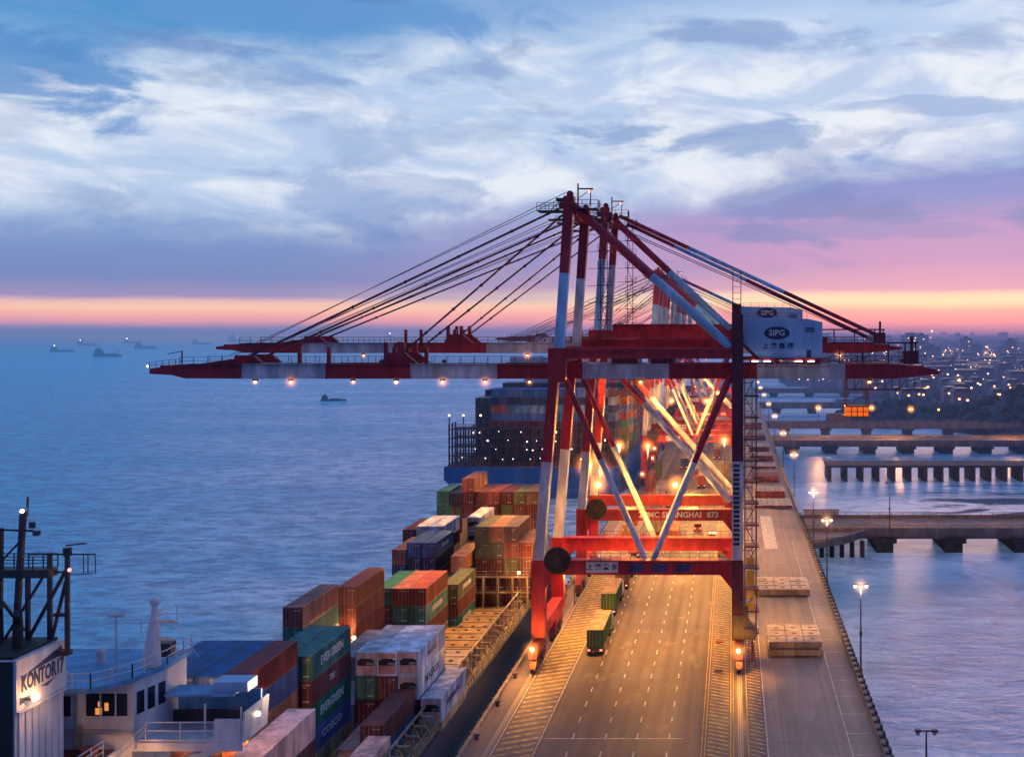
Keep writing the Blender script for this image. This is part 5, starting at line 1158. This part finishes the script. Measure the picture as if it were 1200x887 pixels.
for (x, y, h, lb) in yard:
    r = root('yard_lamp', (x, y, 0), lb, 'street lamp')
    mb = MB(); mb.tube((x, y, 0), (x, y, h), 0.16, 8, 0.1); mb.tube((x-0.5, y, 0), (x+0.5, y, 0.01), 0.4, 8); mb.build('post', MT['rail'], r)
    mb = MB(); mb.box(x-0.4, y+0.1, h-0.2, x+0.4, y+0.7, h+0.4); hd = mb.build('lamp_head', MT['dark'], r)
    mb = MB(); mb.ball((x, y-0.2, h+0.1), 0.42); mb.build('bulb', GLOW['sodium'], hd); hal((x, y-0.2, h+0.1), 2.4, 'sodium', hd)
    light('yard_lamp_light', (x, y-0.5, h-1), 16000, r=0.5)

# real illumination from the crane floods (hung under the booms and portal), plus added fill lights between the frames
SOD = (1, 0.40, 0.05)
for (x, y, z, e, s, ax_, ay_) in ((-20, 172, 42, 150000, 55, -19, 184), (-8, 172, 42, 150000, 55, -7, 184), (10, 173, 42, 120000, 54, 9, 188), (-14, 222, 44, 90000, 100, -14, 240), (-26, 222, 44, 26000, 110, -26, 235), (4, 222, 44, 50000, 90, 6, 235),
        (-42, 172, 42, 120000, 84, -46, 165), (-48, 220, 44, 110000, 100, -50, 210)):
    light('crane_floodlight_beam', (x, y, z), e, col=SOD, r=0.5, spot=s, aim=(ax_, ay_, 0), blend=0.9)
for (x, y, z, e) in ((-29, 159.5, 3.9, 2600), (0.9, 159.5, 3.7, 2400), (-27, 189, 8.5, 5500), (-13, 171, 22, 11000), (-13, 171, 9, 6000), (-8, 215, 18.2, 8000), (-20, 215, 18.2, 8000), (-14, 206, 8, 2500)):  # mid-frame lights are added, without fixtures, to brighten the far frame
    light('crane_base_and_fill_light', (x, y, z), e, col=SOD, r=0.4)
for yy in (262, 300, 350, 400, 460, 540, 640, 760):
    light('far_yard_light', (-10, yy, 24), 40000, col=SOD, r=1.0)
# ---------------------------------------------------------------- bridges across the channel
def bridge(y0, y1, z, x1, th, piers, pw, label, name='road_bridge', par=True, x0=QR+0.06, lampx=(), deckm='concrete'):
    r = root(name, ((x0+x1)/2, (y0+y1)/2, -5.5), label, 'bridge')
    mb = MB(); mb.box(x0, y0, z-th, x1, y1, z-0.004)
    if th > 1: mb.box(x0, y0+0.9, z-th-0.9, x1, y1-0.9, z-th)
    mb.build('deck', MT[deckm], r)
    if par:
        for yy in (y0, y1-0.35):
            mb = MB(); mb.box(x0, yy, z, x1, yy+0.35, z+0.9); mb.build('parapet', MT['concrete'], r)
    mb = MB()
    for yy in (y0+0.15, y1-0.2): mb.railing((x0, yy, z+(0.9 if par else 0)), (min(x1, x0+160), yy, z+(0.9 if par else 0)), 0.7 if par else 1.0, 3.0, 0.06)
    mb.build('railing', MT['rail'], r)
    for px_ in piers:
        mb = MB(); mb.box(px_-pw/2, y0+1, -8, px_+pw/2, y1-1, z-th-(0.901 if th > 1 else 0.002))
        if th > 1: mb.box(px_-pw/2-0.8, y0+0.4, z-th-2.0, px_+pw/2+0.8, y1-0.4, z-th-0.91)
        mb.build('pier', MT['piledark'], r)
    return r
b1 = bridge(277, 297, 0, 420, 1.1, [38.2, 55.6, 73, 90.5, 108, 126, 144], 4.4, 'nearest concrete road bridge joining the quay, on square dark piers')
# flared junction
mb = MB(); mb.prism([(QR+0.06, 262), (27, 268), (33, 276.95), (QR+0.06, 276.95)], 'z', -1.5, -0.006); fixn(mb.build('junction_deck', MT['concrete'], b1))
mb = MB()
for a, b_ in (((QR+0.2, 262), (27, 268)), ((27, 268), (33.3, 277))): mb.beam((*a, 0.45), (*b_, 0.45), 0.3, 0.9)
mb.build('junction_parapet', MT['concrete'], b1)
mb = MB(); 
for x in (22, 24.5, 27, 29.5, 32): mb.box(x-0.5, 272, -7, x+0.5, 274, -1.51)
mb.build('junction_piles', MT['piledark'], b1)
w = root('parapet_wall', (24, 301, 0), 'pale painted wall beside the bridge junction', 'wall'); mb = MB(); mb.box(19.2, 298, -0.5, 28.6, 298.5, 1.9); mb.box(18.9, 298.6, -4, 29, 304, -0.5); mb.build('wall_panel', MT['letter'], w)
mb = MB(); mb.box(19, 297.8, 1.9, 28.8, 298.7, 2.1); mb.build('coping', MT['concrete'], w)
for (x, h, lit, lb) in ((39.6, 12, 'unlit', 'unlit slim lamp post on the nearest road bridge'),):
    lamp_post(x, 279, h, lb, lit, 1500 if lit == 'warm' else 0, base_z=0.0, haze=1.2, grp='lamp posts on the nearest road bridge')
bridge(408, 424, 0.6, 330, 0.8, [36+5.9*k for k in range(26)], 1.3, 'low jetty on many close dark legs beyond the first bridge', 'jetty', par=False, x0=35, deckm='piledark')
bridge(500, 520, 0, 600, 1.3, [27+17.5*k for k in range(10)], 5.5, 'second road bridge with orange lamp glow along its deck')
bridge(590, 603, 0.3, 700, 1.3, [28+22*k for k in range(8)], 4, 'third bridge across the channel, carrying a dark train of wagons')
bridge(745, 760, 0.3, 180, 1.4, [30+24*k for k in range(5)], 5, 'fourth bridge across the channel, thin and hazy')
bridge(930, 950, 0.3, 180, 1.5, [35+30*k for k in range(4)], 6, 'farthest bridge across the channel')
for k, (px_, yy) in enumerate(((47, 605), (76, 605), (115, 560), (96, 620), (58, 745), (27, 560))):
    lamp_post(px_, yy if yy in (605,) else 596, 8, 'tiny glowing lamp on the third channel bridge', 'sodium', 0, base_z=0.3, haze=2.6, grp='tiny lamps on the third channel bridge') if k in (0, 1, 3) else None
cw = root('freight_wagon', (57, 596, 0.3), 'dark boxy wagon standing on the third channel bridge', 'wagon'); mb = MB(); mb.box(50.5, 594, 1.2, 63.5, 598, 5.4); mb.box(50.8, 594.3, 5.4, 63.2, 597.7, 5.8); mb.build('body', CM['purple'], cw)
for x in (52.5, 54.2, 60, 61.7): mb = MB(); mb.tube((x, 594.2, 0.8), (x, 597.8, 0.8), 0.5, 10); mb.build('wheel', MT['dark'], cw)
light('bridge_glow', (75, 508, 9), 25000, r=1); light('bridge_glow', (130, 508, 9), 25000, r=1); light('bridge_glow', (40, 508, 9), 20000, r=1)
light('bridge_glow', (45, 284, 9), 2500, r=1); light('bridge_glow', (70, 284, 9), 2000, r=1)

# ---------------------------------------------------------------- land, hills, city beyond the channel
def hills():
    m = newmat('dark_land'); nt = m.node_tree; g = N(nt, 'ShaderNodeNewGeometry')
    n = N(nt, 'ShaderNodeTexNoise'); n.inputs['Scale'].default_value = 0.05; n.inputs['Detail'].default_value = 8; n.inputs['Roughness'].default_value = 0.7; nt.links.new(g.outputs['Position'], n.inputs[0])
    c = mixc(nt, smooth(nt, n.outputs[0], 0.4, 0.65), (0.010,0.022,0.03), (0.05,0.055,0.065)); b = N(nt, 'ShaderNodeBsdfPrincipled'); nt.links.new(c, b.inputs['Base Color']); b.inputs['Roughness'].default_value = 0.9
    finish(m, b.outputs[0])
    from mathutils import noise as mn
    def patch(name, x0, x1, y0, y1, nx, ny, hf, label):
        mb = MB(); vs = []
        for j in range(ny+1):
            for i in range(nx+1):
                x = x0+(x1-x0)*i/nx; y = y0+(y1-y0)*j/ny; vs.append((x, y, hf(x, y)))
        mb.add(vs, [(j*(nx+1)+i, j*(nx+1)+i+1, (j+1)*(nx+1)+i+1, (j+1)*(nx+1)+i) for j in range(ny) for i in range(nx)])
        tag(mb.build(name, m, smooth=True), label, 'land', kind='structure')
    def h1(x, y):
        d = 1-math.hypot((x-176)/62, (y-640)/75); e = 1-math.hypot((x-95)/48, (y-665)/40)
        f = 0.15*(1-math.hypot((x-140)/95, (y-860)/120))
        z = -6.5+max(0, d)*26+max(0, e)*15+max(0, f)*20
        lo = min(1, max(0, (x-105)/20))*min(1, max(0, (y-700)/20))
        z = max(z, -6.5+lo*2.8)
        return z+mn.noise(Vector((x*0.05, y*0.05, 3)))*1.2*(z > -6.4)+mn.noise(Vector((x*0.2, y*0.2, 3)))*0.5*(z > -6.2)
    patch('hills', 40, 420, 560, 1010, 95, 90, h1, 'dark low hills beside the channel bridges')
    def h2(x, y):
        edge = min(1, max(0, (x-(60 if y > 1150 else 180))/60), (y-980)/80 if y > 980 else 0)
        return -6.5+max(0, edge)*8+max(0, mn.noise(Vector((x*0.004, y*0.003, 0))))*14*max(0, edge)
    patch('terrain', 40, 3500, 980, 9000, 90, 90, h2, 'flat hazy land carrying the town')
    wd = MB(); rw = random.Random(11)
    for k in range(2600):
        x = rw.uniform(45, 330); y = rw.uniform(575, 985); z = h1(x, y)
        if z < -4.2 or (z < -2.5 and k % 3): continue
        rr = rw.uniform(1.2, 2.9); c = Vector((x, y, z+rr*0.5)); o_ = len(wd.v); wd.ball((c.x, c.y, c.z), rr, 6, 4)
        for i in range(o_, len(wd.v)):
            v = Vector(wd.v[i]); wd.v[i] = tuple(c+(v-c)*rw.uniform(0.65, 1.35))
    fm = paint('woodland_leaf', (0.022, 0.040, 0.030), 0.85, grime=0.6, gs=0.3, streak=False)
    tag(wd.build('woodland', fm), 'dark scrub and woodland covering the low channel hills', 'woodland', kind='stuff')
hills()
def city():
    rnd = random.Random(5)
    m = newmat('city_wall'); nt = m.node_tree; g = N(nt, 'ShaderNodeNewGeometry')
    n = N(nt, 'ShaderNodeTexNoise'); n.inputs['Scale'].default_value = 0.02; nt.links.new(g.outputs['Position'], n.inputs[0])
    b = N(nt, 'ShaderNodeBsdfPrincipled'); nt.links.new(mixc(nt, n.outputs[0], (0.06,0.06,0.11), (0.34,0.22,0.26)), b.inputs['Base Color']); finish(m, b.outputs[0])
    glows = [glow('city_light_a', (1, 0.42, 0.15), 4), glow('city_light_b', (1, 0.55, 0.34), 3.0), glow('city_light_c', (1, 0.40, 0.2), 4)]
    # nearer sheds and blocks, each a thing
    kinds = [('long low warehouse with lit doorway on the far shore', 'warehouse'), ('small pale house block on the far shore', 'building'), ('tall apartment slab standing in the haze', 'building')]
    for k in range(175):
        y = rnd.uniform(1050, 2300) if k < 64 else rnd.uniform(985, 1700) if k < 130 else rnd.uniform(730, 975); pxs = rnd.uniform(960, 1210) if k % 4 else rnd.uniform(900, 1210); x = (pxs-858)*y/1300
        if x < (75 if y > 985 else 118): continue
        t = 1 if y < 985 else 0 if k % 3 == 0 else 1 if k % 3 == 1 else (2 if y > 1500 else 1)
        sc_ = 0.55 if y < 985 else 1.0
        w, d, h = ((rnd.uniform(30, 60), 25, rnd.uniform(8, 12)), (rnd.uniform(12, 22), 14, rnd.uniform(8, 18)), (rnd.uniform(14, 26), 16, rnd.uniform(24, 42)))[t]
        w *= sc_; h = h*sc_-(2 if y < 985 else 0)
        r = root(kinds[t][1] if t == 0 else ('house_block' if t == 1 else 'apartment_block'), (x, y, 1.5), kinds[t][0], kinds[t][1], kinds[t][0] + ' group')
        mb = MB(); mb.box(x-w/2, y, -6, x+w/2, y+d, 1.5+h); mb.build('wall', m, r)
        mb = MB()
        if t < 2: mb.prism([(x-w/2-0.5, 1.5+h+0.01), (x+w/2+0.5, 1.5+h+0.01), (x+w/2-2, 1.5+h+2.5), (x-w/2+2, 1.5+h+2.5)], 'y', y-0.5, y+d+0.5)
        else: mb.box(x-3, y+3, 1.5+h+0.01, x+3, y+9, 1.5+h+4); mb.box(x-w/2-0.3, y-0.3, 1.5+h+0.01, x+w/2+0.3, y+0.5, 1.5+h+1)
        mb.build('roof', MT['dark'], r)
        mb = MB()
        for i in range(rnd.randint(1, 3 if t < 2 else 6)):
            wx = x+rnd.uniform(-w/2+1, w/2-3); wz = 2+rnd.uniform(0, h-3); mb.box(wx, y-0.2, wz, wx+1.5, y-0.05, wz+1.2)
        mb.build('lit_window', rnd.choice(glows), r)
    # the far town, one mass
    mb = MB(); lt = [MB(), MB(), MB()]
    for k in range(1500):
        y = rnd.uniform(2300, 8800)**1.0; x = (rnd.uniform(870, 1230)-858)*y/1300
        if x < 60: continue
        w = rnd.uniform(12, 40); h = rnd.choice([8, 12, 18, 25, 30]) * (1.5 if rnd.random() < 0.05 else 1); mb.box(x-w/2, y, -3, x+w/2, y+rnd.uniform(12, 30), h)
        if rnd.random() < 0.5:
            s = rnd.uniform(0.8, 1.7)*y/2300; lt[k % 3].box(x-s, y-1, rnd.uniform(2, h), x+s, y-0.5, 0); 
    tag(mb.build('distant_town', m), 'hazy mass of town buildings far beyond the channel', 'town', kind='stuff')
    L2 = [MB(), MB(), MB()]
    for k in range(2600):
        y = rnd.uniform(1000, 2600) if k % 2 else rnd.uniform(1050, 7500); x = (rnd.uniform(880, 1215)-858)*y/1300
        if x < 55: continue
        z = rnd.uniform(3, 16); rr = rnd.choice([0.2, 0.28, 0.36, 0.5, 0.8])*y/1500; L2[k % 3].ball((x, y, z), rr, 6, 4)
    for (px_, py_, y, s) in ((1142, 404, 3000, 2.6), (1150, 403, 3000, 3), (1158, 405, 3000, 3.4), (1166, 405, 3000, 3), (1134, 402, 3000, 2.6), (1092, 388, 3000, 2.4), (1098, 403, 3000, 2.6), (1133, 403, 2500, 2), (1128, 452, 900, 1.5), (1124, 446, 900, 1.4), (1100, 480, 640, 0.7)):
        L2[0].ball(((px_-858)*y/1300, y, 50-(py_-388)*y/1300), s, 8, 5)
    for i, q in enumerate(L2): tag(q.build('town_lights', glows[i]), ('orange', 'pale', 'reddish')[i] + ' pinprick lights scattered through the distant town', 'lights', kind='stuff')
city()

# ---------------------------------------------------------------- boats on the open sea
def boat(x, y, L, label, name='cargo_boat', heading=0, high=1.0, lit=False):
    r = root(name, (x, y, -5.5), label, 'boat', None); W = L*0.17; H = L*0.09*high
    mb = MB(); pts = [(-L/2, -W/2), (L*0.3, -W/2), (L/2, 0), (L*0.3, W/2), (-L/2, W/2)]
    n = 5; vs = [(a, b, -1.5) for a, b in [(p[0]*0.94, p[1]*0.7) for p in pts]]+[(a, b, H*0.8) for a, b in pts]
    mb.add(vs, [tuple(range(4,-1,-1)), tuple(range(5,10))]+[(i, (i+1) % 5, 5+(i+1) % 5, 5+i) for i in range(5)]); me = mb.build('t', MT['logo'], off=(0,0,0)); child('hull', me.data, r); bpy.data.objects.remove(me)
    mb = MB(); mb.box(-L*0.45, -W*0.4, H*0.81, -L*0.22, W*0.4, H*2.1); mb.box(-L*0.42, -W*0.3, H*2.1, -L*0.28, W*0.3, H*2.8); mb.box(-L*0.15, -W*0.35, H*0.81, L*0.28, W*0.35, H*1.15); me = mb.build('t', MT['dark'], off=(0,0,0)); ca = child('cabin', me.data, r); bpy.data.objects.remove(me)
    mb = MB(); mb.beam((-L*0.33, 0, H*2.8), (-L*0.33, 0, H*4.4), L*0.012); mb.beam((L*0.35, 0, H*0.8), (L*0.35, 0, H*2.4), L*0.012); me = mb.build('t', MT['dark'], off=(0,0,0)); child('mast', me.data, r); bpy.data.objects.remove(me)
    if lit:
        mb = MB(); mb.ball((-L*0.3, -W/2, H*3), L*0.016, 6, 4); me = mb.build('t', GLOW['white'], off=(0,0,0)); child('running_light', me.data, r); bpy.data.objects.remove(me)
    r.rotation_euler = (0, 0, heading)
    return r
boat(-316, 880, 20, 'small dark barge crossing the open water below the boom', heading=R(8))
boat(-1780, 2950, 62, 'ship with two white lights anchored left of the long boom', 'anchored_ship', 0.2, lit=True)
boat(-1850, 3500, 75, 'low dark ship anchored just above the boom tip', 'anchored_ship', -0.1)
boat(-1350, 2400, 70, 'ship hull showing left of the boom lamp post', 'anchored_ship', -0.2)
boat(-2700, 5000, 80, 'distant lit ship near the left edge of the sea', 'anchored_ship', 0.3, lit=True)
boat(-2500, 4300, 75, 'distant lit ship second from the left edge', 'anchored_ship', 0.1, lit=True)
boat(-2480, 5600, 130, 'faint far ship below the pink horizon band', 'anchored_ship', 0)
boat(-2200, 4600, 80, 'faint ship between the boom tips', 'anchored_ship', 0)
boat(-2050, 6800, 150, 'faint lit ship straight above the boom tips', 'anchored_ship', 0, lit=True)
